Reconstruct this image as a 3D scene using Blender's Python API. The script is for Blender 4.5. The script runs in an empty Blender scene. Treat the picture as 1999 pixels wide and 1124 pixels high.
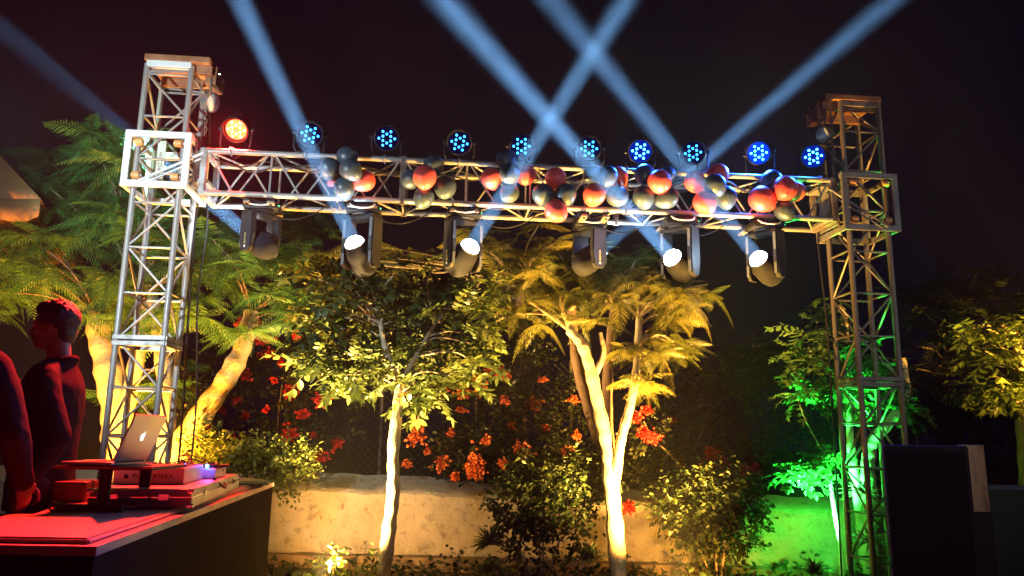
import bpy, bmesh, math, random
from mathutils import Vector, Matrix
import numpy as np
random.seed(7)
R_ = math.radians
scene = bpy.context.scene
COL = scene.collection
# ------------------------------------------------------------------ camera
FPX = 1500.0
PITCH = math.atan(FPX/7660.0); ROLL = R_(.85)
CAM = Vector((0, 0, 1.2))
MROT = (Matrix.Rotation(math.pi/2+PITCH, 3, 'X') @ Matrix.Rotation(ROLL, 3, 'Z'))
cd = bpy.data.cameras.new('camera'); cam = bpy.data.objects.new('camera', cd); COL.objects.link(cam)
cd.sensor_width = 36; cd.lens = 36*FPX/1999.0; cd.clip_end = 500; cd.clip_start = .05
cam.matrix_world = Matrix.Translation(CAM) @ MROT.to_4x4()
scene.camera = cam
# ------------------------------------------------------------------ world, view
w = bpy.data.worlds.new('World'); scene.world = w; w.use_nodes = True
bg = w.node_tree.nodes['Background']
bg.inputs[0].default_value = (.45, .2, .9, 1); bg.inputs[1].default_value = .0045
scene.view_settings.view_transform = 'Standard'; scene.view_settings.look = 'None'
scene.view_settings.exposure = 0; scene.view_settings.gamma = 1
scene.cycles.use_denoising = True; scene.cycles.use_light_tree = True; scene.cycles.sample_clamp_indirect = 0
scene.cycles.max_bounces = 5; scene.cycles.diffuse_bounces = 2; scene.cycles.glossy_bounces = 2
scene.cycles.transmission_bounces = 4; scene.cycles.volume_bounces = 0; scene.cycles.transparent_max_bounces = 8
def ray(px, py): return MROT @ Vector(((px-999.5)/FPX, -(py-562)/FPX, -1))
def at(px, py, Y): d = ray(px, py); return CAM + d*(Y/d.y)
def atz(px, py, z): d = ray(px, py); return CAM + d*((z-CAM.z)/d.z)
# ------------------------------------------------------------------ lamps of the place
def lamp(name, loc, target, W, col, ang, rad=.05, blend=.3):
    l = bpy.data.lights.new(name, 'SPOT'); l.energy = W; l.color = col
    l.spot_size = R_(ang); l.spot_blend = blend; l.shadow_soft_size = rad
    o = bpy.data.objects.new(name, l); COL.objects.link(o); o.location = loc
    o.rotation_euler = (Vector(target)-Vector(loc)).to_track_quat('-Z', 'Y').to_euler()
    return o
WARM = (1, .56, .13); PALE = (1, .60, .17)
lamp('garden_light', (-3.05, 6.35, .55), (-3.25, 7.0, 2.6), 1900, (1, .42, .04), 120, .06, .6)
lamp('garden_light', (-4.9, 6.1, .7), (-4.4, 7.2, 3.0), 1000, (1, .38, .04), 120, .06, .6)
lamp('garden_light', (-1.42, 6.10, .14), (-.95, 6.75, 2.1), 4600, PALE, 100, .04, .9)
lamp('garden_light', (1.25, 5.80, .10), (.90, 6.7, 2.1), 6000, (1, .50, .08), 104, .04, 1)
lamp('garden_light', (-1.66, 6.35, .16), (-1.1, 7.6, .5), 230, (1, .47, .11), 125, .06, .9)
lamp('garden_light', (1.55, 6.3, .15), (1.45, 7.4, .5), 130, (1, .42, .05), 120, .06, .9)
lamp('garden_light', (2.66, 6.70, .10), (2.86, 7.22, 2.3), 6500, (.03, 1, .10), 62, .04, .7)
lamp('garden_light', (2.3, 6.3, .25), (2.6, 7.4, .35), 45, (.2, 1, .06), 85, .06, .8)
lamp('garden_light', (5.0, 5.9, 1.3), (4.35, 7.2, 2.7), 2400, (1, .52, .05), 78, .06, .7)
lamp('flood_light', (-2.95, 3.1, 2.7), (-2.7, 6.7, 3.1), 560, (.78, .95, 1), 88, .05, .8)
lamp('flood_light', (1.6, -1.5, 1.6), (1.2, 6.0, 2.6), 250, (1, .88, .84), 52, .15, .8)
lamp('flood_light', (6.6, 3.2, 3.4), (2.9, 6.4, 3.0), 120, (.78, .88, 1), 50, .1, .8)
lamp('flood_light', (-3.7, 4.0, 2.9), (-3.45, 7.1, 3.75), 800, (.55, 1, .72), 44, .1, .8)
BEAMS = [((488,458),.22,(-20,45),8.6,.85), ((690,470),.0,(468,0),4.55,1.0), ((920,478),.0,(1222,0),4.45,.9),
         ((1172,488),.30,(1740,0),8.6,.5), ((1310,500),-.02,(866,0),4.2,1.25), ((1478,502),.0,(1076,0),4.6,.8)]
BEAM_W = 520
# ------------------------------------------------------------------ helpers
def tag(o, label=None, cat=None, group=None, kind=None):
    if label: o['label'] = label
    if cat: o['category'] = cat
    if group: o['group'] = group
    if kind: o['kind'] = kind
    return o
def empty(name, loc=(0,0,0), label=None, cat=None, group=None, rz=0):
    o = bpy.data.objects.new(name, None); COL.objects.link(o); o.location = loc; o.rotation_euler = (0,0,rz)
    o.empty_display_size = .05
    return tag(o, label, cat, group)
class MB:
    def __init__(s): s.v = []; s.f = []
    def add(s, vs, fs, M=None):
        b = len(s.v)
        s.v += [tuple(M @ Vector(v)) if M is not None else tuple(v) for v in vs]
        s.f += [tuple(i+b for i in f) for f in fs]; return s
    def box(s, c, d, M=None, bev=0):
        x, y, z = d[0]/2, d[1]/2, d[2]/2
        if bev <= 0:
            vs = [(c[0]+i*x, c[1]+j*y, c[2]+k*z) for i in (-1,1) for j in (-1,1) for k in (-1,1)]
            return s.add(vs, [(0,1,3,2),(4,6,7,5),(0,4,5,1),(2,3,7,6),(0,2,6,4),(1,5,7,3)], M)
        bm = bmesh.new(); bmesh.ops.create_cube(bm, size=1)
        for v in bm.verts: v.co = Vector((v.co.x*d[0], v.co.y*d[1], v.co.z*d[2]))
        bmesh.ops.bevel(bm, geom=bm.edges[:], offset=bev, segments=2, profile=.6, affect='EDGES')
        for v in bm.verts: v.co += Vector(c)
        bm.verts.index_update()
        s.add([v.co.copy() for v in bm.verts], [[v.index for v in f.verts] for f in bm.faces], M); bm.free(); return s
    def tube(s, pts, r, n=8, caps=True, M=None, sq=1.0):
        pts = [Vector(p) for p in pts]; m = len(pts)
        if not hasattr(r, '__len__'): r = [r]*m
        vs = []; prev = None
        for i, p in enumerate(pts):
            t = (pts[min(i+1, m-1)]-pts[max(i-1, 0)])
            t = t.normalized() if t.length > 1e-9 else Vector((0,0,1))
            if prev is None:
                a = Vector((0,0,1)) if abs(t.z) < .9 else Vector((1,0,0))
                u = t.cross(a).normalized()
            else: u = (prev - t*prev.dot(t)).normalized()
            prev = u; w_ = t.cross(u)
            for k in range(n):
                A = 2*math.pi*k/n; vs.append(p+u*math.cos(A)*r[i]+w_*math.sin(A)*r[i]*sq)
        fs = [(i*n+k, i*n+(k+1) % n, (i+1)*n+(k+1) % n, (i+1)*n+k) for i in range(m-1) for k in range(n)]
        if caps: fs += [tuple(range(n))[::-1], tuple((m-1)*n+k for k in range(n))]
        return s.add(vs, fs, M)
    def lathe(s, prof, n=20, M=None):      # (radius, z) pairs about local z
        vs = []; m = len(prof)
        for r, z in prof:
            for k in range(n): A = 2*math.pi*k/n; vs.append((r*math.cos(A), r*math.sin(A), z))
        fs = [(i*n+k, i*n+(k+1) % n, (i+1)*n+(k+1) % n, (i+1)*n+k) for i in range(m-1) for k in range(n)]
        fs += [tuple(range(n))[::-1], tuple((m-1)*n+k for k in range(n))]
        return s.add(vs, fs, M)
    def loft(s, rings, n=24, k=5, M=None):     # smooth stack of level ellipses (x, z, ry, rx)
        A = curve_pts([(q[0], q[1], 0) for q in rings], k); B = curve_pts([(q[2], q[3], 0) for q in rings], k); vs = []
        for a, b in zip(A, B):
            for i in range(n): t = 2*math.pi*i/n; vs.append((a.x+b.y*math.cos(t), b.x*math.sin(t), a.y))
        m = len(A); fs = [(i*n+j, i*n+(j+1) % n, (i+1)*n+(j+1) % n, (i+1)*n+j) for i in range(m-1) for j in range(n)]
        return s.add(vs, fs+[tuple(range(n))[::-1], tuple((m-1)*n+j for j in range(n))], M)
    def ball(s, c, r, n=12, m=8, M=None):
        rr = r if hasattr(r, '__len__') else (r, r, r); vs = [(c[0], c[1], c[2]+rr[2])]
        for i in range(1, m):
            th = math.pi*i/m
            for k in range(n):
                A = 2*math.pi*k/n; vs.append((c[0]+rr[0]*math.sin(th)*math.cos(A), c[1]+rr[1]*math.sin(th)*math.sin(A), c[2]+rr[2]*math.cos(th)))
        vs.append((c[0], c[1], c[2]-rr[2])); L = len(vs)-1
        fs = [(0, 1+k, 1+(k+1) % n) for k in range(n)]
        for i in range(m-2): fs += [(1+i*n+k, 1+(i+1)*n+k, 1+(i+1)*n+(k+1) % n, 1+i*n+(k+1) % n) for k in range(n)]
        fs += [(1+(m-2)*n+(k+1) % n, 1+(m-2)*n+k, L) for k in range(n)]
        return s.add(vs, fs, M)
    def prism(s, poly, h0, h1, M=None):    # polygon in local xy pushed from z=h0 to h1
        n = len(poly); vs = [(x, y, h0) for x, y in poly]+[(x, y, h1) for x, y in poly]
        return s.add(vs, [tuple(range(n))[::-1], tuple(range(n, 2*n))]+[(i, (i+1) % n, n+(i+1) % n, n+i) for i in range(n)], M)
    def mesh(s, name, mat, smooth=False, bev=0):
        me = bpy.data.meshes.new(name); me.from_pydata(s.v, [], s.f)
        bm = bmesh.new(); bm.from_mesh(me); bmesh.ops.recalc_face_normals(bm, faces=bm.faces); bm.to_mesh(me); bm.free()
        if smooth:
            me.polygons.foreach_set('use_smooth', [True]*len(me.polygons))
            try: me.set_sharp_from_angle(angle=R_(42))
            except Exception: pass
        me.materials.append(mat); me.update(); return me
    def build(s, name, mat, parent=None, smooth=False):
        return link(name, s.mesh(name, mat, smooth), parent)
def text(name, body, size, mt, par, depth=.0006):
    c = bpy.data.curves.new(name, 'FONT'); c.body = body; c.size = size; c.extrude = depth; c.align_x = 'CENTER'; c.align_y = 'CENTER'; c.resolution_u = 3
    o = bpy.data.objects.new(name, c); COL.objects.link(o)
    me = bpy.data.meshes.new_from_object(o.evaluated_get(bpy.context.evaluated_depsgraph_get())); bpy.data.objects.remove(o); bpy.data.curves.remove(c)
    me.materials.clear(); me.materials.append(mt); return link(name, me, par)
def link(name, me, parent=None, M=None):
    o = bpy.data.objects.new(name, me); COL.objects.link(o)
    if parent is not None: o.parent = parent
    if M is not None: o.matrix_local = M
    return o
def frame(o, x, y, z):
    M = Matrix.Identity(4)
    for i, a in enumerate((x, y, z)):
        a = Vector(a)
        for r in range(3): M[r][i] = a[r]
    for r in range(3): M[r][3] = o[r]
    return M
def curve_pts(pts, n=6):   # catmull-rom
    P = [Vector(p) for p in pts]; P = [P[0]*2-P[1]]+P+[P[-1]*2-P[-2]]; out = []
    for i in range(1, len(P)-2):
        for k in range(n):
            t = k/n; a, b, c, d = P[i-1], P[i], P[i+1], P[i+2]
            out.append(.5*((2*b)+(c-a)*t+(2*a-5*b+4*c-d)*t*t+(3*b-a-3*c+d)*t**3))
    out.append(P[-2]); return out
# ------------------------------------------------------------------ materials
class NT:
    def __init__(s, name):
        s.m = bpy.data.materials.new(name); s.m.use_nodes = True; s.nt = s.m.node_tree; s.nt.nodes.clear()
        s.out = s.nt.nodes.new('ShaderNodeOutputMaterial')
    def n(s, t, **kw):
        nd = s.nt.nodes.new(t)
        for k, v in kw.items():
            if k.startswith('i_'):
                key = k[2:].replace('_', ' ')
                nd.inputs[int(key) if key.isdigit() else key].default_value = v
            else: setattr(nd, k, v)
        return nd
    def l(s, a, b): s.nt.links.new(a, b)
    def noise(s, scale, detail=4, rough=.6, coord='Object', vec=None):
        t = s.n('ShaderNodeTexCoord'); nz = s.n('ShaderNodeTexNoise', i_Scale=scale, i_Detail=detail, i_Roughness=rough)
        s.l(vec if vec is not None else t.outputs[coord], nz.inputs['Vector']); return nz
    def ramp(s, fac, stops):
        r = s.n('ShaderNodeValToRGB'); s.l(fac, r.inputs[0]); e = r.color_ramp.elements
        while len(e) < len(stops): e.new(.5)
        for q, (p, c) in zip(e, stops): q.position = p; q.color = (*c, 1) if len(c) == 3 else c
        return r
def mat(name, c1, c2=None, rough=.6, metal=0, scale=8, lo=.35, hi=.65, bump=0, bscale=40, coord='Object', c3=None, spec=.5, coat=0):
    N = NT(name); p = N.n('ShaderNodeBsdfPrincipled', i_Roughness=rough, i_Metallic=metal)
    p.inputs['Specular IOR Level'].default_value = spec; p.inputs['Coat Weight'].default_value = coat
    p.inputs['Base Color'].default_value = (*c1, 1)
    if c2:
        nz = N.noise(scale, 5, .65, coord); st = [(lo, c1), (hi, c2)]+([(min(1, hi+.12), c3)] if c3 else [])
        r = N.ramp(nz.outputs[0], st); N.l(r.outputs[0], p.inputs['Base Color'])
        mr = N.n('ShaderNodeMapRange', i_3=max(.05, rough-.12), i_4=min(1, rough+.15)); N.l(nz.outputs[0], mr.inputs[0]); N.l(mr.outputs[0], p.inputs['Roughness'])
    if bump:
        b = N.n('ShaderNodeBump', i_Strength=bump, i_Distance=.01); nb = N.noise(bscale, 4, .6, coord)
        N.l(nb.outputs[0], b.inputs['Height']); N.l(b.outputs[0], p.inputs['Normal'])
    N.l(p.outputs[0], N.out.inputs[0]); return N.m
def emat(name, col, s, samp=True):
    N = NT(name); e = N.n('ShaderNodeEmission', i_Strength=s); e.inputs[0].default_value = (*col, 1)
    N.l(e.outputs[0], N.out.inputs[0])
    if not samp: N.m.cycles.emission_sampling = 'NONE'
    return N.m
def leafmat(name, c1, c2, trans=.35, rough=.42, isl=False):
    N = NT(name); oi = N.n('ShaderNodeObjectInfo'); ge = N.n('ShaderNodeNewGeometry')
    nz = N.noise(14, 3, .6, 'Generated' if False else 'Object')
    a = N.n('ShaderNodeMath', operation='ADD'); N.l(nz.outputs[0], a.inputs[0])
    rnd = ge.outputs['Random Per Island'] if isl else oi.outputs['Random']
    m2 = N.n('ShaderNodeMath', operation='MULTIPLY_ADD'); N.l(rnd, m2.inputs[0]); m2.inputs[1].default_value = .7; m2.inputs[2].default_value = -.35
    N.l(m2.outputs[0], a.inputs[1])
    r = N.ramp(a.outputs[0], [(.2, c1), (.8, c2)])
    p = N.n('ShaderNodeBsdfPrincipled', i_Roughness=rough); N.l(r.outputs[0], p.inputs['Base Color']); p.inputs['Specular IOR Level'].default_value = .35
    t = N.n('ShaderNodeBsdfTranslucent'); N.l(r.outputs[0], t.inputs[0])
    mx = N.n('ShaderNodeMixShader', i_0=trans); N.l(p.outputs[0], mx.inputs[1]); N.l(t.outputs[0], mx.inputs[2])
    N.l(mx.outputs[0], N.out.inputs[0]); return N.m
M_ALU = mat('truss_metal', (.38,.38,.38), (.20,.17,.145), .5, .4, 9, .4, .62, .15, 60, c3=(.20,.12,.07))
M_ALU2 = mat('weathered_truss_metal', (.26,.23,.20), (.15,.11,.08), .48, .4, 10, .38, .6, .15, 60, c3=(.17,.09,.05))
M_WHITE = mat('white_painted_steel', (.62,.64,.63), (.5,.51,.5), .5, 0, 7, .5, .75, .08, 50, c3=(.25,.17,.1))
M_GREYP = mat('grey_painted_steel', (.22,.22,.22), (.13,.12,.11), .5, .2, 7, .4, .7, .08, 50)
M_RUST = mat('rusty_brown_steel', (.20,.08,.035), (.32,.15,.07), .6, .1, 9, .35, .65, .1, 60)
M_BLACK = mat('black_plastic', (.014,.014,.016), (.024,.024,.027), .48, 0, 12, .4, .6, spec=.22)
M_DKGREY = mat('dark_grey_plastic', (.032,.035,.042), (.024,.026,.03), .5, 0, 8, spec=.25)
M_CHROME = mat('chrome', (.75,.75,.75), None, .12, 1)
M_RUBBER = mat('rubber_cable', (.012,.012,.012), None, .5)
M_YEL = mat('orange_roller', (.55,.22,.05), (.62,.33,.12), .5, 0, 20)
M_LENS = emat('lens_light', (.80,.93,1), 30, False)
M_LEDB = emat('blue_led', (.03,.33,1), 7, False)
M_LEDB2 = emat('bright_blue_led', (.04,.35,1), 18, False)
M_LEDR = emat('red_led', (1,.12,.03), 60, False)
M_FACE = mat('black_glass', (.01,.01,.02), None, .12)
def latex(name, c):
    N = NT(name); p = N.n('ShaderNodeBsdfPrincipled', i_Roughness=.40); p.inputs['Base Color'].default_value = (*c, 1)
    p.inputs['Subsurface Weight'].default_value = 0; p.inputs['Specular IOR Level'].default_value = .6
    nz = N.noise(4, 2); r = N.ramp(nz.outputs[0], [(.3, tuple(q*.85 for q in c)), (.7, tuple(min(1, q*1.12) for q in c))]); N.l(r.outputs[0], p.inputs['Base Color'])
    N.l(p.outputs[0], N.out.inputs[0]); return N.m
M_BRED = latex('red_latex', (.66,.085,.07)); M_BBLK = latex('black_latex', (.036,.058,.078))
M_BARK = mat('bark', (.34,.27,.17), (.24,.17,.10), .8, 0, 14, .35, .65, .9, 35)
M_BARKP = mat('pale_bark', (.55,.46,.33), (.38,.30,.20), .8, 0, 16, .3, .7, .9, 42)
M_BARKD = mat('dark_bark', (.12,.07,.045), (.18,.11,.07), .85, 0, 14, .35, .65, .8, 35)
M_FROND = leafmat('feathery_leaf', (.07,.08,.016), (.18,.16,.03), .45)
M_FRONDG = leafmat('green_feathery_leaf', (.025,.08,.02), (.08,.17,.035), .4)
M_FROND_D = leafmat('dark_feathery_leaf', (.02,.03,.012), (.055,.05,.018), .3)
M_LEAF = leafmat('broad_leaf', (.03,.05,.012), (.085,.11,.03), .25)
M_LEAFG = leafmat('green_leaf', (.05,.11,.03), (.09,.17,.05), .4)
M_LEAFS = leafmat('small_leaf', (.012,.028,.012), (.045,.06,.022), .2, isl=True)
M_LEAFD = leafmat('dark_leaf', (.018,.03,.012), (.05,.05,.02), .3, isl=True)
M_REDB = leafmat('red_bract', (.5,.015,.012), (.65,.04,.02), .4, .5, isl=True)
M_ORB = leafmat('orange_bract', (.55,.10,.03), (.7,.2,.06), .4, .5, isl=True)
M_MAGB = leafmat('magenta_bract', (.38,.01,.08), (.5,.02,.12), .4, .5, isl=True)
# ------------------------------------------------------------------ haze: the smoke the light beams show in
hz = MB().box((0, 8.5, 2.95), (26, 23, 8.1)).build('haze', bpy.data.materials.new('haze'))
tag(hz, kind='stuff', label='thin smoke hanging in the night air that shows the light beams', cat='haze')
m = hz.data.materials[0]; m.use_nodes = True; m.node_tree.nodes.clear()
_o = m.node_tree.nodes.new('ShaderNodeOutputMaterial'); _v = m.node_tree.nodes.new('ShaderNodeVolumePrincipled')
_v.inputs['Density'].default_value = .001; _v.inputs['Color'].default_value = (.9,.93,1,1); m.node_tree.links.new(_v.outputs[0], _o.inputs['Volume'])
# ------------------------------------------------------------------ ground and wall
gN = 60; me = MB()
xs = [-60+120*i/gN for i in range(gN+1)]; ys = [-8+110*(j/gN)**1.8 for j in range(gN+1)]
for y in ys:
    for x in xs: me.v.append((x, y, .03*math.sin(x*2.1+y)*math.sin(y*1.7) if 5 < y < 12 else 0))
me.f = [(j*(gN+1)+i, j*(gN+1)+i+1, (j+1)*(gN+1)+i+1, (j+1)*(gN+1)+i) for j in range(gN) for i in range(gN)]
o = me.build('ground', mat('soil', (.05,.033,.02), (.10,.07,.04), .95, 0, 3, .3, .7, .8, 14), None, True); tag(o, kind='structure')
def lerp_px(tab, x):
    for (x0, y0), (x1, y1) in zip(tab, tab[1:]):
        if x <= x1 or (x1, y1) == tab[-1]: return y0+(y1-y0)*(x-x0)/(x1-x0)
WF = [(520,953),(760,961),(900,968),(1250,985),(1500,995),(1740,1005),(2000,1012)]
WB = [(520,921),(760,926),(950,941),(1250,957),(1500,966),(1740,976),(2000,985)]
WD = [(520,1083),(760,1088),(1000,1095),(1500,1112),(1740,1120),(2000,1128)]
rows = []
for i in range(121):
    px = -250+2750*i/120; Y = 7.62-(px-520)*.0004; j = .006*math.sin(i*1.9)+.008*math.sin(i*.7)
    f = at(px, lerp_px(WF, px), Y); b = at(px, lerp_px(WB, px), Y+.42); d = at(px, lerp_px(WD, px), Y+.03)
    f.z += j; b.z += j
    up = f+(b-f)*.04+Vector((0,0,.012)); m1 = f+(d-f)*.03+Vector((0,-.012,0))
    ring = [b+Vector((0,.05,-b.z+.0)), b+Vector((0,.04,-.03)), b, f+(b-f)*.5+Vector((0,0,.008*math.sin(i*.9))), up, m1]
    for k in range(1, 7): ring.append(f+(d-f)*k/7+Vector((0, .008*math.sin(i*1.3+k*1.7)+.006*math.sin(i*.5+k), 0)))
    ring.append(d); ring.append(Vector((d.x, d.y, -.05))); rows.append(ring)
wb = MB(); K = len(rows[0])
for r in rows: wb.v += [tuple(p) for p in r]
wb.f = [(i*K+k, i*K+k+1, (i+1)*K+k+1, (i+1)*K+k) for i in range(len(rows)-1) for k in range(K-1)]
N = NT('lime_plaster'); p = N.n('ShaderNodeBsdfPrincipled', i_Roughness=.9)
n1 = N.noise(2.2, 6, .65); n2 = N.noise(11, 6, .7); n3 = N.noise(38, 5, .7)
r1 = N.ramp(n1.outputs[0], [(.3, (.34,.30,.23)), (.55, (.48,.44,.36)), (.75, (.56,.53,.46))])
r2 = N.ramp(n2.outputs[0], [(.31, (.32,.27,.22)), (.45, (1,1,1))])
mx = N.n('ShaderNodeMix', data_type='RGBA', blend_type='MULTIPLY'); mx.inputs[0].default_value = .75; N.l(r1.outputs[0], mx.inputs[6]); N.l(r2.outputs[0], mx.inputs[7])
N.l(mx.outputs[2], p.inputs['Base Color'])
ad = N.n('ShaderNodeMath', operation='MULTIPLY_ADD'); N.l(n3.outputs[0], ad.inputs[0]); ad.inputs[1].default_value = .35; N.l(n2.outputs[0], ad.inputs[2])
bp = N.n('ShaderNodeBump', i_Strength=1.0, i_Distance=.035); N.l(ad.outputs[0], bp.inputs['Height']); N.l(bp.outputs[0], p.inputs['Normal']); N.l(p.outputs[0], N.out.inputs[0])
o = wb.build('garden_wall', N.m, None, True); tag(o, 'low rough plastered garden wall with a broad sloping top behind the trees', 'wall')
cr = MB(); M_CR = mat('plaster_crack', (.05,.035,.02), None, .95)
kb = MB()
for i in range(60):
    px = -100+2400*i/59; d = at(px, lerp_px(WD, px)+6, 7.5-(px-520)*.0004)
    kb.v += [(d.x, d.y+.12, d.z-.02), (d.x, d.y+.115, d.z+.035+.006*math.sin(i*2.3)), (d.x, d.y, d.z+.03+.006*math.sin(i*1.7)), (d.x, d.y-.01, d.z-.22)]
kb.f = [(i*4+k, i*4+k+1, i*4+4+k+1, i*4+4+k) for i in range(59) for k in range(3)]
o = kb.build('kerb', mat('dark_stone', (.16,.11,.07), (.26,.2,.14), .9, 0, 6, .35, .65, .6, 30), None, True); tag(o, kind='structure')
# raised soil behind the wall, on which the hedge stands
sb = MB().box((1.5, 12.2, .35), (22, 8.0, .62)); o = sb.build('soil_bank', mat('bank_soil', (.03,.022,.015), (.06,.04,.025), .95, 0, 3, .3, .7, .6, 14)); tag(o, kind='structure')
# ------------------------------------------------------------------ truss: two towers, one beam
TA = R_(5.4); TU = Vector((math.cos(TA), math.sin(TA), 0)); TV = Vector((-math.sin(TA), math.cos(TA), 0)); TO = Vector((-2.912, 5.64, 0)); UPZ = Vector((0,0,1))
def T(u, v, z): return TO+TU*u+TV*v+UPZ*z
_tube = {}
def tube_mesh(name, mt, n):
    k = (name, mt.name, n)
    if k not in _tube:
        _tube[k] = MB().tube([(0,0,0), (0,0,1)], 1, n).mesh(name, mt, True)
    return _tube[k]
def bar(name, a, b, r, mt, par, n=8):
    a, b = Vector(a), Vector(b); d = b-a
    o = link(name, tube_mesh(name, mt, n), par)
    M = Matrix.Translation(a) @ d.to_track_quat('Z', 'Y').to_matrix().to_4x4() @ Matrix.Diagonal((r, r, d.length, 1))
    o.matrix_local = par.matrix_world.inverted() @ M if False else Matrix.Translation(-par.location) @ M
    return o
S = .34
def tower(U, mt, label, joint, zb, ztop=4.07, nb=.352):
    t = empty('truss_tower', T(U+S/2, S/2, 0), label, 'truss tower', 'square metal truss towers carrying the lighting beam')
    c = [T(U, 0, 0), T(U+S, 0, 0), T(U+S, S, 0), T(U, S, 0)]
    for p in c: bar('leg', p+UPZ*.02, p+UPZ*ztop, .0225, mt, t, 12)
    k = 0; z = zb
    levels = []
    while z < ztop-.05: levels.append(z); z += nb
    for i, z in enumerate(levels):
        for s in range(4):
            a, b = c[s], c[(s+1) % 4]; e = (b-a).normalized()*.02
            dz = .012*(s % 2)
            bar('brace', a+e+UPZ*(z+dz), b-e+UPZ*(z+dz), .0095, mt, t, 6)
            z2 = min(z+nb, ztop-.03)
            q0, q1 = (a+e, b-e) if (i+s) % 2 else (b-e, a+e)
            bar('brace', q0+UPZ*(z+.02), q1+UPZ*(z2-.015), .0095, mt, t, 6)
    for zj in joint:      # bolted joint plates between tower sections
        for s in range(4):
            a, b = c[s], c[(s+1) % 4]; n_ = (b-a).normalized(); out = n_.cross(UPZ)
            MM = frame((a+b)/2+UPZ*zj-t.location+out*.002, n_, out, UPZ)
            for dz in (-.022, .022):
                MB().box((0, 0, dz), (S+.03, .05, .035), MM, .004).build('joint_plate', mt, t)
    MB().box((0,0,.012), (S+.14, S+.14, .024), frame(Vector((0,0,0)), TU, TV, UPZ), .003).build('base_plate', mt, t)
    return t
tl = tower(0, M_ALU, 'bright silver truss tower on the left with a white roller block', [1.87], .115)
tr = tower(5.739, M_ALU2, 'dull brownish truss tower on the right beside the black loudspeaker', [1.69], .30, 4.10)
def head(par, U, mt, side):        # head block with pulley on a tower top
    o0 = T(U+S/2, S/2, 0)-par.location; zt = 4.09
    MF = frame(o0, TU, TV, UPZ)
    MB().box((side*.06, 0, zt+.03), (S+.16, S+.06, .05), MF, .006).build('top_plate', M_RUST, par)
    for v in (-.13, .13): MB().box((side*.08, v, zt-.03), (S+.14, .035, .07), MF, .005).build('top_beam', M_RUST, par)
    MB().box((side*.30, 0, zt-.05), (.09, .2, .16), MF, .012).build('hoist_box', M_RUST, par)
    for v in (-.06, .06): MB().lathe([(.018,0),(.018,.02)], 12, frame(o0+TU*(side*.345)+TV*v+UPZ*(zt-.02), TV, UPZ, TU*side)).build('bolt', M_CHROME, par, True)
    for v in (-S/2, S/2): MB().box((0, v*1.0, zt-.02), (S, .05, .05), MF, .004).build('top_bar', M_WHITE if side > 0 else mt, par)
head(tl, 0, M_ALU, 1); head(tr, 5.739, M_ALU2, -1)
def hoist(U, side, zl, label, mt, par_u):
    c = T(U, .06, zl); t = empty('hoist_lamp', c, label, 'floodlight', 'round lamps hung under the tower heads')
    ax = (Vector((side*1.0, -.25, -.30))).normalized(); xx = ax.cross(UPZ).normalized(); yy = ax.cross(xx)
    F = frame(Vector((0,0,0)), xx, yy, ax)
    MB().lathe([(.02,-.09),(.04,-.085),(.06,-.05),(.078,.0),(.082,.012),(.076,.014)], 24, F).build('reflector', mt, t, True)
    MB().lathe([(.07,.0155),(.05,.022),(.0,.026)], 24, F).build('glass', mat('dull_glass', (.45,.55,.55), None, .15), t, True)
    MB().tube([(0,0,.05), (side*-.02, 0, .12), (side*-.03, 0, 4.05-zl)], .008, 6).build('hanger', M_ALU2, t)
hoist(.50, 1, 3.80, 'round grey lamp hanging beside the left tower head', mat('lamp_shell', (.4,.42,.42), (.2,.2,.2), .4, .6, 12), 0)
hoist(5.60, -1, 3.80, 'round dark lamp hanging beside the right tower head', mat('lamp_shell_dark', (.15,.14,.13), (.3,.28,.25), .35, .7, 12), 0)
def chain(u, v, z0, z1, label):
    t = MB(); z = z0; i = 0
    while z > z1:
        F = frame(T(u, v, z)+TU*.006*math.sin(i*.7), TU if i % 2 else TV, UPZ, TV if i % 2 else TU)
        t.tube([F @ Vector((.011*math.cos(A), .024*math.sin(A), 0)) for A in [k*math.pi/4 for k in range(9)]], .0045, 5, False); z -= .034; i += 1
    o = t.build('hoist_chain', M_ALU2, None, True); tag(o, label, 'chain')
chain(.42, .20, 4.0, 3.40, 'steel hoist chain hanging down beside the left tower')
chain(5.655, .02, 4.0, 2.95, 'steel hoist chain hanging down beside the right tower')
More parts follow.
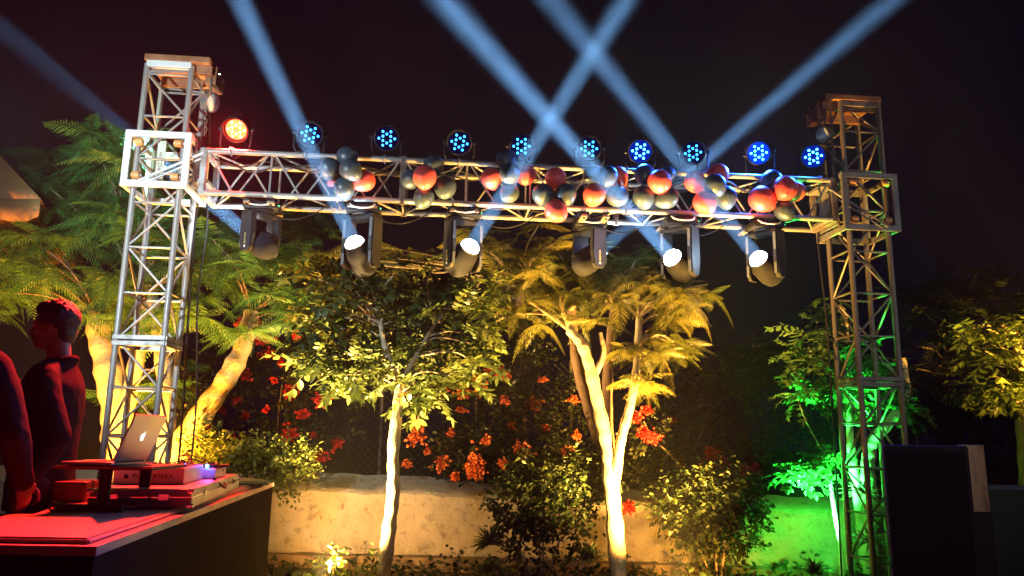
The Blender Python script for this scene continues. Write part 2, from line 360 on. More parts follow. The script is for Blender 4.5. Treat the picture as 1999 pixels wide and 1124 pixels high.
# roller (sleeve) blocks round the towers
def sleeve(U, z0, z1, mt, label, side):
    a, b = -.075, S+.075; w_ = .05
    t = empty('sleeve_block', T(U+S/2, S/2, z0), label, 'sleeve block', 'roller sleeve blocks joining beam and towers')
    L = -t.location
    def bx(u0, u1, v0, v1, za, zb, nm='frame_bar', mm=mt): MB().box(((u0+u1)/2, (v0+v1)/2, (za+zb)/2), (abs(u1-u0), abs(v1-v0), abs(zb-za)), frame(TO+TU*U+L, TU, TV, UPZ), .004).build(nm, mm, t)
    for v in (a, b-.03):
        bx(a, b, v, v+.03, z1-w_, z1); bx(a, b, v, v+.03, z0, z0+w_)
        bx(a, a+w_, v+.001, v+.029, z0+w_, z1-w_); bx(b-w_, b, v+.001, v+.029, z0+w_, z1-w_)
    for u in (a, b-.03):
        for z in (z0, z1-w_): bx(u+.001, u+.029, a+.03, b-.03, z+.001, z+w_-.001)
    for u in (.025, S-.025):
        for z in (z0+.095, z1-.085):
            r = MB().lathe([(.012,-.032),(.028,-.028),(.031,0),(.028,.028),(.012,.032)], 16, frame(TO+TU*(U+u)+TV*(-.045)+UPZ*z+L, TV, UPZ, TU)).build('roller', M_YEL, t, True)
            MB().box((0,0,0), (.075,.012,.018), frame(TO+TU*(U+u)+TV*(-.045)+UPZ*z+L, TU, TV, UPZ)).build('axle', mt, t)
    q = 1 if side > 0 else -1
    e = b if side > 0 else a
    bar('tie_bar', T(U+.05 if side > 0 else U+S-.05, a-.012, z0+.03), T(U+e+q*.08, a+.06, z1-.14), .011, mt, t)
    bar('tie_bar', T(U+.10 if side > 0 else U+S-.10, a-.012, z0+.02), T(U+e+q*.09, a+.09, z1-.16), .008, mt, t)
    # adapter plates that carry the beam
    bx(e, e+q*.012, .02, S-.02, z0+.06, z1-.02, 'mount_plate', M_GREYP if side < 0 else M_ALU)
    for z in (z0+.09, z1-.10): bx(e+q*.012, e+q*.115, .05, S-.05, z, z+.03, 'mount_arm', M_GREYP if side < 0 else M_ALU)
    return t
zc0, zc1 = 3.035, 3.485
sl = sleeve(0, zc0, zc1, M_WHITE, 'white square sleeve block with orange rollers around the left tower', 1)
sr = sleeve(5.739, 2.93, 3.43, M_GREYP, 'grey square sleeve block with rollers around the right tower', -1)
# plate with stacked letters inside the left block
F = frame(T(.19, .02, zc0+.03)-sl.location, TU, TV, UPZ)
plate_ = MB().box((-.02, 0, .19), (.062, .012, .37), F, .003).build('name_plate', mat('pale_plate', (.55,.58,.5), (.45,.46,.36), .5), sl)
M_INK = mat('faded_brown_ink', (.16,.10,.03), None, .7)
for i, ch in enumerate('ENORK'):
    o = text('letter', ch, .048, M_INK, plate_)
    o.matrix_local = frame(T(.17, .0125, zc0+.29-i*.042)-sl.location, TU, UPZ, -TV)
F2 = frame(T(.17, .013, zc0+.075)-sl.location, TU, UPZ, -TV)
MB().box((0,0,0), (.040,.036,.001), F2).build('emblem', mat('emblem_brown', (.28,.17,.05), None, .6), plate_)
o = text('letter', 'D', .036, M_WHITE, plate_); o.matrix_local = frame(T(.17, .0118, zc0+.075)-sl.location, TU, UPZ, -TV)
# the beam
BZ, B0, B1 = 3.03, .505, 5.615
bt = empty('truss_beam', T((B0+B1)/2, S/2, BZ), 'long horizontal metal truss beam spanning the two towers', 'truss beam')
ch = [(0, BZ), (0, BZ+S), (S, BZ+S), (S, BZ)]
for v, z in ch:
    for (u0, u1) in ((B0, 2.03), (2.055, 3.83), (3.855, B1)): bar('chord', T(u0, v, z), T(u1, v, z), .0225, M_ALU, bt, 12)
for uj in (2.042, 3.842):
    for dv, dz, w_, h in ((0, S/2, .04, S+.06), (S, S/2, .04, S+.06)):
        MB().box((uj, dv, BZ+dz), (.05, .02, h), frame(TO-bt.location, TU, TV, UPZ), .003).build('joint_plate', M_ALU2, bt)
for ue in (B0, B1):
    for v in (0, S): MB().box((ue, v, BZ+S/2), (.045, .045, S+.04), frame(TO-bt.location, TU, TV, UPZ), .004).build('end_post', M_ALU if ue == B0 else M_ALU2, bt)
    for z in (BZ, BZ+S): MB().box((ue, S/2, z), (.043, S-.045, .043), frame(TO-bt.location, TU, TV, UPZ), .004).build('end_bar', M_ALU if ue == B0 else M_ALU2, bt)
nb = 20; w_ = (B1-B0)/nb
for i in range(nb):
    u0 = B0+i*w_; u1 = u0+w_
    for s in range(4):
        (v0, z0), (v1, z1) = ch[s], ch[(s+1) % 4]
        A, Bq = ((v0, z0), (v1, z1)) if (i+s) % 2 else ((v1, z1), (v0, z0))
        bar('brace', T(u0+.02, *A), T(u1-.02, *Bq), .0085, M_ALU, bt, 6)
        if i and i % 2 == 0: bar('brace', T(u0, v0, z0), T(u0, v1, z1), .0085, M_ALU, bt, 6)
# ------------------------------------------------------------------ moving heads
def hook(par, p, L, mt=M_BLACK):
    b = MB()
    b.tube([L+p+Vector((.0+.032*math.cos(A), 0, .032*math.sin(A))) for A in [R_(-200+a) for a in range(0, 260, 26)]], .008, 6)
    b.tube([L+p+Vector((0,0,-.03)), L+p+Vector((0,0,-.085))], .011, 6)
    return b.build('clamp', mt, par, True)
ordn = ['leftmost', 'second from left', 'third from left', 'fourth from left', 'fifth from left', 'rightmost']
hl = ['moving head light, leftmost under the beam, turned sideways with yellow lettering on its arm',
      'moving head light, second from the left under the beam, shining straight out',
      'moving head light, third from the left under the beam, aimed up and right',
      'moving head light, fourth from the left, turned side-on with lettering on its arm',
      'moving head light, fifth from the left, with the brightest beam going up-left',
      'moving head light, rightmost under the beam, tilted towards the left']
M_ARM = mat('grey_arm_cover', (.13,.15,.17), (.10,.12,.14), .4, 0, 10)
M_HEAD = mat('head_shell', (.012,.013,.017), (.02,.021,.026), .7, 0, 7, spec=.06)
M_LET = mat('yellow_lettering', (.75,.72,.15), None, .5)
M_GLED = emat('green_indicator', (.1,1,.4), 2.5, False)
for i, (a, ya, b, yb, k) in enumerate(BEAMS):
    rd = ray(*a); lens = CAM+rd*(((TO+TV*ya-CAM).dot(TV))/rd.dot(TV)); tgt = at(*b, yb); d = (tgt-lens).normalized()
    K = .80; SK = Matrix.Scale(K, 4)
    C0 = lens-d*.19*K
    az = math.atan2(d.y, d.x)
    t = empty('moving_head_light', C0, hl[i], 'stage light', 'moving head stage lights hanging under the beam', az)
    t.rotation_euler = (0,0,0)
    fx = Vector((math.cos(az), math.sin(az), 0)); fy = Vector((-math.sin(az), math.cos(az), 0)); F = frame((0,0,0), fx, fy, UPZ) @ SK
    top = (2.965-C0.z)/K      # base centre height
    Fb = frame((0,0,0), TU, TV, UPZ) @ SK
    MB().box((0,0,top), (.34,.26,.075), Fb, .022).build('base', M_BLACK, t, True)
    for s in (-1, 1):
        MB().tube(curve_pts([Fb @ Vector((-.12, s*.132, top+.03)), Fb @ Vector((-.09, s*.165, top-.005)), Fb @ Vector((0, s*.178, top-.02)), Fb @ Vector((.09, s*.165, top-.005)), Fb @ Vector((.12, s*.132, top+.03))], 4), .0075, 6).build('handle', M_WHITE, t, True)
    for s in (-.09, .09):
        p = T((C0-TO).dot(TU), 0, BZ)+TU*s; L = -C0
        hook(t, Vector((p.x, p.y, BZ)), L); p2 = p+TV*S; hook(t, Vector((p2.x, p2.y, BZ)), L)
        c1 = (p+p2)/2; c1.z = BZ-.055
        if s > 0: pass
    MB().box((0,0,0), (.05, S+.05, .02), frame(T((C0-TO).dot(TU)-.09, S/2, BZ-.062)-C0, TU, TV, UPZ), .003).build('bracket', M_ALU2, t)
    MB().box((0,0,0), (.05, S+.05, .02), frame(T((C0-TO).dot(TU)+.09, S/2, BZ-.062)-C0, TU, TV, UPZ), .003).build('bracket', M_ALU2, t)
    MB().lathe([(.10,top-.058),(.115,top-.05),(.115,top-.040),(.10,top-.036)], 24, F).build('pan_ring', M_DKGREY, t, True)
    # yoke: bridge and two arms (arm axis = fy)
    MB().box((0,0,top-.078), (.17,.345,.045), F, .018).build('yoke', M_BLACK, t, True)
    MB().prism([(-.085, -.02), (.085, -.02), (.085, .0), (-.085, .0)], 0, .0)
    hA = top-.06
    for s in (-1, 1):
        prof = [(-.085, hA), (.085, hA), (.095, .05), (.07, -.08), (.045, -.115), (-.045, -.115), (-.07, -.08), (-.095, .05)]
        FA = frame(fy*(s*.158*K), fx, UPZ, fy*s) @ SK
        armo = MB().prism(prof, -.018, .016, FA).build('arm', M_BLACK, t)
        arm_ = ac = MB().prism([(x*.82, y*.93-.004) for x, y in prof], .0165, .026, FA).build('arm_cover', M_DKGREY, armo)
        fp = fx*.0865+fy*(s*.158); 
        MB().box((.0885,0,0), (.006,.03,hA*1.1), frame(fy*(s*.158*K)+UPZ*(hA*.35*K), fx, fy, UPZ) @ SK, .002).build('arm_trim', M_ARM, armo)
        if i in (0, 2, 3) and s*fy.y < 0:
            o = text('lettering', 'BEAM 230', .026, M_LET, armo)
            nrm = fy*s; xr = UPZ; yr = nrm.cross(xr)
            o.matrix_local = frame((fy*(s*(.158+.0275))+UPZ*.01)*K, xr, yr, nrm) @ SK
            MB().lathe([(.013,0),(.013,.002),(.002,.0022)], 16, frame((fy*(s*(.158+.0262))+UPZ*-.07)*K, xr, yr, nrm) @ SK).build('badge', M_WHITE, armo)
    # head along d
    hx = d.cross(fy).normalized(); HF = frame((0,0,0), fy, d.cross(fy).normalized(), d) @ SK
    shell_ = MB().lathe([(.02,-.200),(.07,-.195),(.105,-.165),(.125,-.11),(.132,-.03),(.130,.05),(.120,.10),(.108,.135),(.100,.150),(.090,.150),(.085,.145)], 28, HF).build('head_shell', M_HEAD, t, True)
    for s in (-1, 1): MB().lathe([(.05,.10),(.05,.142)], 18, frame((0,0,0), fx, (fy*s).cross(fx), fy*s) @ SK).build('pivot', M_BLACK, t, True)
    MB().lathe([(.096,.140),(.103,.146),(.103,.158),(.097,.162),(.095,.152)], 28, HF).build('lens_ring', M_BLACK, shell_, True)
    MB().lathe([(.0001,.232),(.030,.228),(.058,.216),(.080,.197),(.092,.176),(.096,.158),(.0001,.156)], 28, HF).build('lens', M_LENS, shell_, True)
    vb = MB()
    for q in range(5): vb.box((-.04+q*.02, .0, -.1), (.008,.01,.07), HF @ Matrix.Translation((0, .128, 0)))
    vb.build('vent', M_BLACK, shell_)
    MB().ball(Fb @ Vector((.175, -.10, top)), .006, 8, 6).build('indicator', M_GLED, t)
    al = bpy.data.lights.new('moving_head_beam', 'AREA'); al.shape = 'DISK'; al.size = .115; al.energy = BEAM_W*k; al.color = (.24,.55,1); al.spread = R_(3.3)
    l = bpy.data.objects.new('moving_head_beam', al); COL.objects.link(l); l.parent = t; l.matrix_local = Matrix.Translation(d*.238*K) @ d.to_track_quat('-Z','Y').to_matrix().to_4x4()
    # close spill round the glass
    g = bpy.data.lights.new('lens_spill', 'SPOT'); g.energy = 42; g.color = (.5,.75,1); g.spot_size = R_(150); g.spot_blend = 1; g.shadow_soft_size = .05
    g2 = bpy.data.objects.new('lens_spill', g); COL.objects.link(g2); g2.parent = t; g2.matrix_local = Matrix.Translation(d*.29*K) @ d.to_track_quat('-Z','Y').to_matrix().to_4x4()
# ------------------------------------------------------------------ LED par cans on the top chord
PARS = [(462,252,3),(605,262,0),(755,270,0),(897,278,0),(1018,285,0),(1150,290,0),(1250,295,1),(1353,298,0),(1482,298,2),(1588,305,1)]
pn = ['leftmost par can, glowing red, beside the left tower', 'blue par can, first to the right of the red one', 'blue par can, third fixture from the left on the top chord',
      'blue par can, fourth fixture from the left on the top chord', 'blue par can above the third balloon cluster from the left', 'blue par can behind the wide crossing light beam',
      'bright blue par can, fourth fixture from the right', 'blue par can behind the seventh balloon cluster, third from the right', 'brightest blue par can, second from the right end', 'blue par can at the right end, beside the right tower']
zT = BZ+S
led_me = {}
FACES = {0: emat('dim_blue_optic_glow', (.0,.01,.25), .10, False), 1: emat('blue_optic_glow', (.0,.02,.5), .7, False), 2: emat('bright_blue_optic_glow', (.0,.03,.8), 2.0, False), 3: M_FACE}  # blue halo of the LEDs, put into the faces as emission
def par_can(px, py, kind, label):
    p0 = at(px, py, 5.9)
    # put it on the middle of the beam top
    d = ray(px, py); # solve v = .10
    s = ((TO+TV*.10-CAM).dot(TV))/d.dot(TV); p0 = CAM+d*s
    t = empty('led_par_light', p0, label, 'stage light', 'LED par lights standing on top of the beam')
    tocam = (Vector((0+(.0 if kind != 3 else -1.9), 1.0 if kind != 3 else 2.2, 1.3 if kind != 3 else .9))-p0).normalized()
    if kind == 2: tocam = (tocam+Vector((-.25, 0, -.12))).normalized()
    fy = Vector((-tocam.y, tocam.x, 0)).normalized(); HF = frame((0,0,0), fy, tocam.cross(fy), tocam)
    MB().lathe([(.02,-.17),(.075,-.16),(.098,-.11),(.104,0),(.104,.035),(.098,.037),(.093,.01)], 24, HF).build('housing', M_BLACK, t, True)
    face_ = MB().lathe([(.0001,.012),(.092,.010)], 24, HF).build('face', FACES[kind], t)
    Fh = HF @ Matrix.Rotation(0, 4, 'Z')
    hood = MB(); n = 12   # top hood seen above the can
    for k in range(n+1):
        A = R_(200+140*k/n) if HF[2][1] < 0 else R_(20+140*k/n)
        for r, z in ((.106,-.05),(.106,.06),(.109,.06),(.109,-.05)): hood.v.append(tuple(HF @ Vector((r*math.cos(A), r*math.sin(A), z))))
    hood.f = [(k*4+j, k*4+(j+1) % 4, k*4+4+(j+1) % 4, k*4+4+j) for k in range(n) for j in range(4)]+[(0,1,2,3), tuple(n*4+j for j in range(4))]
    hood.build('hood', M_BLACK, t, True)
    mt = {0: M_LEDB, 1: M_LEDB2, 2: M_LEDB2, 3: M_LEDR}[kind]
    if mt.name not in led_me: led_me[mt.name] = MB().lathe([(.0102,0),(.0102,.003),(.006,.006),(.001,.007)], 12).mesh('led', mt, True)
    tw = R_(random.uniform(-8, 8))
    if kind == 3: MB().lathe([(.0001,.0135),(.082,.0125)], 24, HF).build('glowing_face', emat('red_glow_face', (1,.022,.006), 36, False), t)
    for k in range(12):
        A, r = (R_(60*k), .064) if k < 6 else (R_(30+60*k), .036)
        link('led', led_me[mt.name], face_, HF @ Matrix.Translation((r*math.cos(A+tw), r*math.sin(A+tw), .0125)))
    y0 = zT+.028-p0.z
    yk = MB()
    yk.tube([fy*.118+tocam*-.02+UPZ*.01, fy*.118+UPZ*(y0+.07), fy*.10+UPZ*(y0+.03), -fy*.10+UPZ*(y0+.03), -fy*.118+UPZ*(y0+.07), -fy*.118+tocam*-.02+UPZ*.01], .008, 6)
    yk.build('yoke', M_DKGREY, t)
    for s in (-1, 1): MB().lathe([(.016,0),(.016,.02),(.006,.03)], 12, frame(fy*(s*.11), tocam, UPZ, fy*s)).build('knob', M_DKGREY, t, True)
    pc = T((p0-TO).dot(TU), 0, zT); cl = MB()
    cl.tube([pc-p0+Vector((0, .030*math.cos(A), .030*math.sin(A))) for A in [R_(a) for a in range(-60, 250, 30)]], .009, 6)
    cl.tube([pc-p0+UPZ*.03, Vector((0,0,y0+.03))], .009, 6); cl.build('clamp', M_ALU, t, True)
    tp = MB().tube(curve_pts([HF @ Vector((0,0,-.17)), HF @ Vector((.02,.02,-.24)), Vector((.05,.08,y0+.05)), pc-p0+TV*.1+UPZ*-.02], 4), .005, 5).build('power_lead', M_RUBBER, t, True)
    if kind:
        W, c, an = {1: (110, (.02,.14,1), 120), 2: (420, (.02,.12,1), 130), 3: (RED_W, (1,.02,.012), 95)}[kind]
        l = bpy.data.lights.new('par_glow', 'SPOT'); l.energy = W; l.color = c; l.spot_size = R_(an); l.spot_blend = .9; l.shadow_soft_size = .07
        o = bpy.data.objects.new('par_glow', l); COL.objects.link(o); o.parent = t; o.matrix_local = Matrix.Translation(tocam*.06) @ tocam.to_track_quat('-Z','Y').to_matrix().to_4x4()
RED_W = 3800
for (x, y, k), lb in zip(PARS, pn): par_can(x, y, k, lb)
# ------------------------------------------------------------------ balloons
BAL = [
 ('first', [(678,307,20,'D','top',0), (643,329,20,'D','left',0), (685,332,21,'D','centre front',-.09), (710,353,21,'R','right',.0), (672,368,21,'D','bottom',0), (648,356,9,'R','small, at the left,',.10)]),
 ('second', [(846,324,20,'D','top',.05), (829,346,22.5,'R','centre front',-.1), (803,350,19,'D','left',0), (827,386,20,'D','bottom',0), (869,366,21.5,'D','right back',.06)]),
 ('third', [(988,312,20,'D','top',.02), (959,348,20,'R','left',0), (995,339,20.5,'D','centre front',-.1), (1026,341,20,'R','right',0), (994,377,19,'D','bottom',.03)]),
 ('fourth', [(1085,348,20.5,'R','top',.02), (1060,380,21,'D','left',-.02), (1105,379,20.5,'D','right',-.05), (1086,412,22.5,'R','bottom',-.03)]),
 ('fifth', [(1160,380,22,'R','lower left',-.05), (1157,341,19,'D','upper left',.04), (1186,344,19.5,'D','centre front',-.08), (1207,345,19,'R','upper right',.04), (1205,383,21,'D','lower right',0)]),
 ('sixth', [(1258,341,19.5,'D','upper left',.03), (1302,341,16,'D','upper right back',.1), (1288,355,22.5,'R','centre front',-.1), (1257,385,21,'D','lower left',0), (1301,386,21.5,'D','lower right',-.03)]),
 ('seventh', [(1357,355,20,'R','left',.0), (1402,341,20,'R','top',.03), (1396,362,21,'D','centre front',-.1), (1376,396,22,'R','bottom',-.06), (1417,385,20.5,'D','right',0)]),
 ('last', [(1506,353,19.5,'D','top',.03), (1532,368,23,'R','centre front',-.08), (1552,374,18,'R','right back',.03), (1488,389,24,'R','left',-.02), (1532,411,19,'D','bottom',.0)])]
def balloon_mesh(mt):
    prof = []
    for i in range(15):
        th = math.pi*i/14; z = math.cos(th); r = math.sin(th)*(1+.075*z)
        prof.append((max(r, .001), z*1.05-(.13*max(0, -z)**4)))
    prof += [(.035, -1.20), (.075, -1.26), (.055, -1.27)]
    return MB().lathe(prof, 28).mesh('balloon', mt, True)
BM = {'R': balloon_mesh(M_BRED), 'D': balloon_mesh(M_BBLK)}
for cn, lst in BAL:
    for (px, py, r, c, pos, dv) in lst:
        d = ray(px, py); v = -.10+dv; s = ((TO+TV*v-CAM).dot(TV))/d.dot(TV); p = CAM+d*s
        o = bpy.data.objects.new('balloon', BM[c]); COL.objects.link(o); R = r*(p-CAM).length/FPX*1.0
        o.location = p; o.scale = (R, R, R); o.rotation_euler = (random.uniform(-.9, .9), random.uniform(-.9, .9), random.uniform(0, 6))
        tag(o, ('red' if c == 'R' else 'dark grey')+' balloon, '+pos+' of the '+cn+(' balloon cluster from the left' if cn != 'last' else ' balloon cluster near the right end'), 'balloon', 'balloons tied in clusters along the beam')
# ------------------------------------------------------------------ cables on the beam
def cable(pts, r, label, nm='cable', grp='black cables strung along the beam'):
    o = MB().tube(curve_pts(pts, 5), r, 6).build(nm, M_RUBBER, None, True); tag(o, label, 'cable', grp)
def sag(u0, u1, v, z, n, amp):
    return [T(u0+(u1-u0)*i/n, v+.03*math.sin(i*1.7), z-(amp if i % 2 else 0)+.015*math.sin(i*2.9)) for i in range(n+1)]
cable(sag(.55, 5.5, .10, zT-.03, 26, .05), .007, 'black power cable sagging under the top chord of the beam')
cable(sag(.60, 5.5, .24, zT+.0, 22, .07), .007, 'second black cable looping along the back of the beam top')
cable(sag(.70, 5.3, .17, BZ+.04, 24, .03), .008, 'thick black cable lying along the bottom of the beam')
cable([T(.36, .36, 4.0), T(.40, .40, 3.7), T(.39, .42, 3.3), T(.36, .38, 2.9), T(.38, .38, 2.0), T(.40, .40, 1.2), T(.42, .36, .2)], .009, 'black cable running down the back of the left tower')
cable([T(.42, .30, 3.3), T(.46, .36, 2.9), T(.45, .34, 2.2), T(.50, .38, 1.4), T(.5, .34, .1)], .007, 'thin black cable hanging beside the left tower')
cable([T(5.66, .30, 3.3), T(5.64, .34, 2.9), T(5.66, .32, 2.2), T(5.68, .36, 1.2), T(5.66, .34, .1)], .008, 'black cable hanging down the inner side of the right tower')
for i in range(5):
    u = [h for h in (.9, 1.75, 2.62, 3.6, 4.25)][i]
    cable([T(u, .2, BZ+.03), T(u+.12, .22, BZ-.10), T(u+.28, .2, BZ-.13), T(u+.45, .22, BZ-.06), T(u+.55, .2, BZ+.03)], .005, 'short cable loop hanging below the beam, number %s from the left' % ['one','two','three','four','five'][i])
# ------------------------------------------------------------------ leaves
def leafshape(L, W, fold=.25, base=(0,0,0), ax=(1,0,0), sd=(0,1,0), n=3, droop=.15):
    """one folded, pointed leaf blade: midrib along ax, halves out along sd"""
    ax, sd = Vector(ax).normalized(), Vector(sd); sd = (sd-ax*sd.dot(ax)).normalized(); up = ax.cross(sd)
    b = Vector(base); v = [b]; f = []
    pr = [(.22,.75), (.5,1.0), (.78,.66)][:n] if n == 3 else [(.4, 1.0)]
    for t, q in pr:
        c = b+ax*L*t-up*L*droop*t*t
        v += [c+sd*W*.5*q+up*W*fold*q*.5, c, c-sd*W*.5*q+up*W*fold*q*.5]
    v.append(b+ax*L-up*L*droop); k = len(pr)
    f += [(0,1,2), (0,2,3)]
    for i in range(k-1):
        a = 1+3*i; f += [(a,a+3,a+4,a+1), (a+1,a+4,a+5,a+2)]
    a = 1+3*(k-1); f += [(a, len(v)-1, a+1), (a+1, len(v)-1, a+2)]
    return v, f
def frond(L, W, n, droop, seed, curl=.0):
    """feathery leaf: a drooping midrib with close-set combs of small leaflets on both sides"""
    rnd = random.Random(seed); b = MB(); pts = []
    for i in range(n+1):
        t = i/n; pts.append(Vector((L*t*(1-.12*droop*t), curl*L*t*t, L*(.10*t-droop*t*t))))
    b.tube(pts, [.0035*(1-.7*i/n) for i in range(n+1)], 4, False)
    for i in range(2, n+1):
        t = i/n; p = pts[i]; T_ = (pts[i]-pts[i-1]).normalized()
        wl = W*(math.sin(math.pi*min(1, .16+.86*t**.8)))**.75*rnd.uniform(.85, 1.05)
        for s in (-1, 1):
            sd = Vector((0, s, 0)); sd = (sd-T_*sd.dot(T_)).normalized(); up = T_.cross(sd)*s
            dr = (sd*math.cos(.62)+T_*math.sin(.62)-Vector((0,0,1))*rnd.uniform(.1, .35)).normalized()
            w_ = L/n*.52; m = 3
            a0 = p; vs = [a0]; 
            for q in range(1, m+1):
                c = a0+dr*wl*q/(m+1)-Vector((0,0,1))*wl*.05*q*q/m
                ww = w_*(.9 if q < m else .62)
                vs += [c+T_*ww*.5, c-T_*ww*.5]
            vs.append(a0+dr*wl-Vector((0,0,1))*wl*.18)
            fs = [(0,1,2)]+[(1+2*q, 3+2*q, 4+2*q, 2+2*q) for q in range(m-1)]+[(2*m-1, 2*m+1, 2*m)]
            b.add(vs, fs)
    return b
def compound(L, n, ll, lw, droop, seed):
    """compound leaf: a stalk with pairs of pointed oval leaflets and one at the tip"""
    rnd = random.Random(seed); b = MB(); pts = [Vector((L*i/n*(1-.1*droop), 0, L*(.12*i/n-droop*(i/n)**2))) for i in range(n+1)]
    b.tube(pts, [.003*(1-.5*i/n) for i in range(n+1)], 4, False)
    for i in range(1, n+1):
        T_ = (pts[i]-pts[i-1]).normalized()
        for s in (-1, 1):
            a = rnd.uniform(.35, .6); dr = Vector((0,s,0))*math.cos(a)+T_*math.sin(a)-Vector((0,0,1))*rnd.uniform(.15, .75)
            k = rnd.uniform(.8, 1.1)*(.8+.3*math.sin(math.pi*i/(n+1)))
            b.add(*leafshape(ll*k, lw*k, rnd.uniform(.1,.4), pts[i], dr, T_*s, 3, rnd.uniform(.05,.3)))
    b.add(*leafshape(ll, lw, .2, pts[-1], T_-Vector((0,0,.4)), (0,1,0), 3, .2))
    return b
FR = [frond(.50, .15, 17, .38, 1, .06).mesh('frond', M_FROND), frond(.46, .13, 16, .55, 2, -.07).mesh('frond', M_FROND), frond(.40, .14, 14, .25, 3, .1).mesh('frond', M_FROND), frond(.54, .14, 18, .7, 4, -.03).mesh('frond', M_FROND)]
FRG = []
for q in FR: c = q.copy(); c.materials.clear(); c.materials.append(M_FRONDG); FRG.append(c)
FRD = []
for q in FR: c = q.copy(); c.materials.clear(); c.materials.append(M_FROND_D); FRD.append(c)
CL = [compound(.30, 5, .095, .042, .35, 5).mesh('leaf', M_LEAF), compound(.26, 4, .10, .046, .6, 6).mesh('leaf', M_LEAF), compound(.32, 6, .085, .038, .2, 7).mesh('leaf', M_LEAF), compound(.22, 3, .10, .048, .8, 8).mesh('leaf', M_LEAF)]
CLG = []
for q in CL: c = q.copy(); c.materials.clear(); c.materials.append(M_LEAFG); CLG.append(c)
def joined(name, meshes, mats_, mt, par):
    """many copies of leaf meshes written into one mesh"""
    V = []; F = []; LT = []; base = 0
    cache = {}
    for me, M in zip(meshes, mats_):
        if me.name not in cache:
            co = np.empty(len(me.vertices)*3, np.float32); me.vertices.foreach_get('co', co)
            li = np.empty(len(me.loops), np.int32); me.loops.foreach_get('vertex_index', li)
            lt = np.empty(len(me.polygons), np.int32); me.polygons.foreach_get('loop_total', lt)
            cache[me.name] = (co.reshape(-1, 3), li, lt)
        co, li, lt = cache[me.name]; A = np.array(M, np.float32)
        V.append(co @ A[:3, :3].T+A[:3, 3]); F.append(li+base); LT.append(lt); base += len(co)
    V = np.concatenate(V); F = np.concatenate(F); LT = np.concatenate(LT)
    me = bpy.data.meshes.new(name); me.vertices.add(len(V)); me.vertices.foreach_set('co', V.ravel())
    me.loops.add(len(F)); me.loops.foreach_set('vertex_index', F); me.polygons.add(len(LT))
    st = np.concatenate([[0], np.cumsum(LT)[:-1]]).astype(np.int32)
    me.polygons.foreach_set('loop_start', st); me.polygons.foreach_set('loop_total', LT); me.update(calc_edges=True)
    me.materials.append(mt); return link(name, me, par)
def orient(p, dirv, roll=0, s=1):
    d = Vector(dirv).normalized(); side = UPZ.cross(d)
    side = side.normalized() if side.length > .05 else Vector((0,1,0)); up = d.cross(side)
    return frame(p, d, side, up) @ Matrix.Rotation(roll, 4, 'X') @ Matrix.Scale(s, 4)
def trunk_mesh(pts, r0, r1, mt, name, par, L, knob=True, n=12):
    C_ = curve_pts(pts, 9); m = len(C_)
    rs = []
    for i in range(m):
        t = i/(m-1); r = r0+(r1-r0)*t; r *= 1+.06*math.sin(i*1.3+r0*50)+.05*math.sin(i*.53)
        if knob and i % 11 == 7: r *= 1.05
        rs.append(r)
    o = MB().tube([p+L for p in C_], rs, n).build(name, mt, par, True); return C_
def tree(label, base, trunks, tips, meshes, smesh_mat, per, size, spread=(-.1, .75), big=.35, barkm=None, cat='tree', limit=300, group=None, name='leafy_tree', leafname='frond', rng=1, lbranch=True, twig=.012, wob=0):
    rnd = random.Random(rng); t = empty(name, base, label, cat, group); L = -Vector(base)
    skel = []
    for (pts, r0, r1, mt) in trunks: skel.append(trunk_mesh(pts, r0, r1, mt, 'trunk', t, L))
    nodes = [c[k] for c in skel for k in range(int(len(c)*.45), len(c), 2)]
    items = []
    for (px, py, rx, ry, Y, dY, cnt) in tips:
        for q in range(cnt):
            A = rnd.uniform(0, 6.283); R = math.sqrt(rnd.random())
            y = Y+rnd.uniform(-dY, dY); c = at(px+rx*R*math.cos(A), py+ry*R*math.sin(A), y)
            if lbranch and nodes and (lbranch is True or q % lbranch == 0):
                nd = min(nodes, key=lambda n_: (n_-c).length+max(0, n_.z-c.z)*1.5); mid = (nd+c)/2+Vector((rnd.uniform(-.08,.08), rnd.uniform(-.08,.08), .06))
                MB().tube(curve_pts([nd+L, mid+L, c+L], 4), [twig*1.7]+[twig*1.2]*3+[twig*.9]*4+[twig*.5], 6).build('branch', barkm or M_BARK, t, True)
            for k in range(per):
                az = 6.283*(k+rnd.uniform(-.3, .3))/per; el = rnd.uniform(*spread)
                d = Vector((math.cos(az)*math.cos(el), math.sin(az)*math.cos(el), math.sin(el)))
                o_ = Vector((rnd.uniform(-1,1), rnd.uniform(-1,1), rnd.uniform(-1,1)))*wob
                items.append((rnd.choice(meshes), orient(c+o_+L, d, rnd.uniform(-.5, .5), size*rnd.uniform(.7, 1.15)), (c-CAM).length))
    items.sort(key=lambda q: q[2])
    for me, M, _ in items[:limit]: link(leafname, me, t, M)
    rest = items[limit:]
    if rest: tag(joined('foliage', [r[0] for r in rest], [r[1] for r in rest], smesh_mat, t), kind='stuff')
    return t
def P(*l): return [at(*q) for q in l]
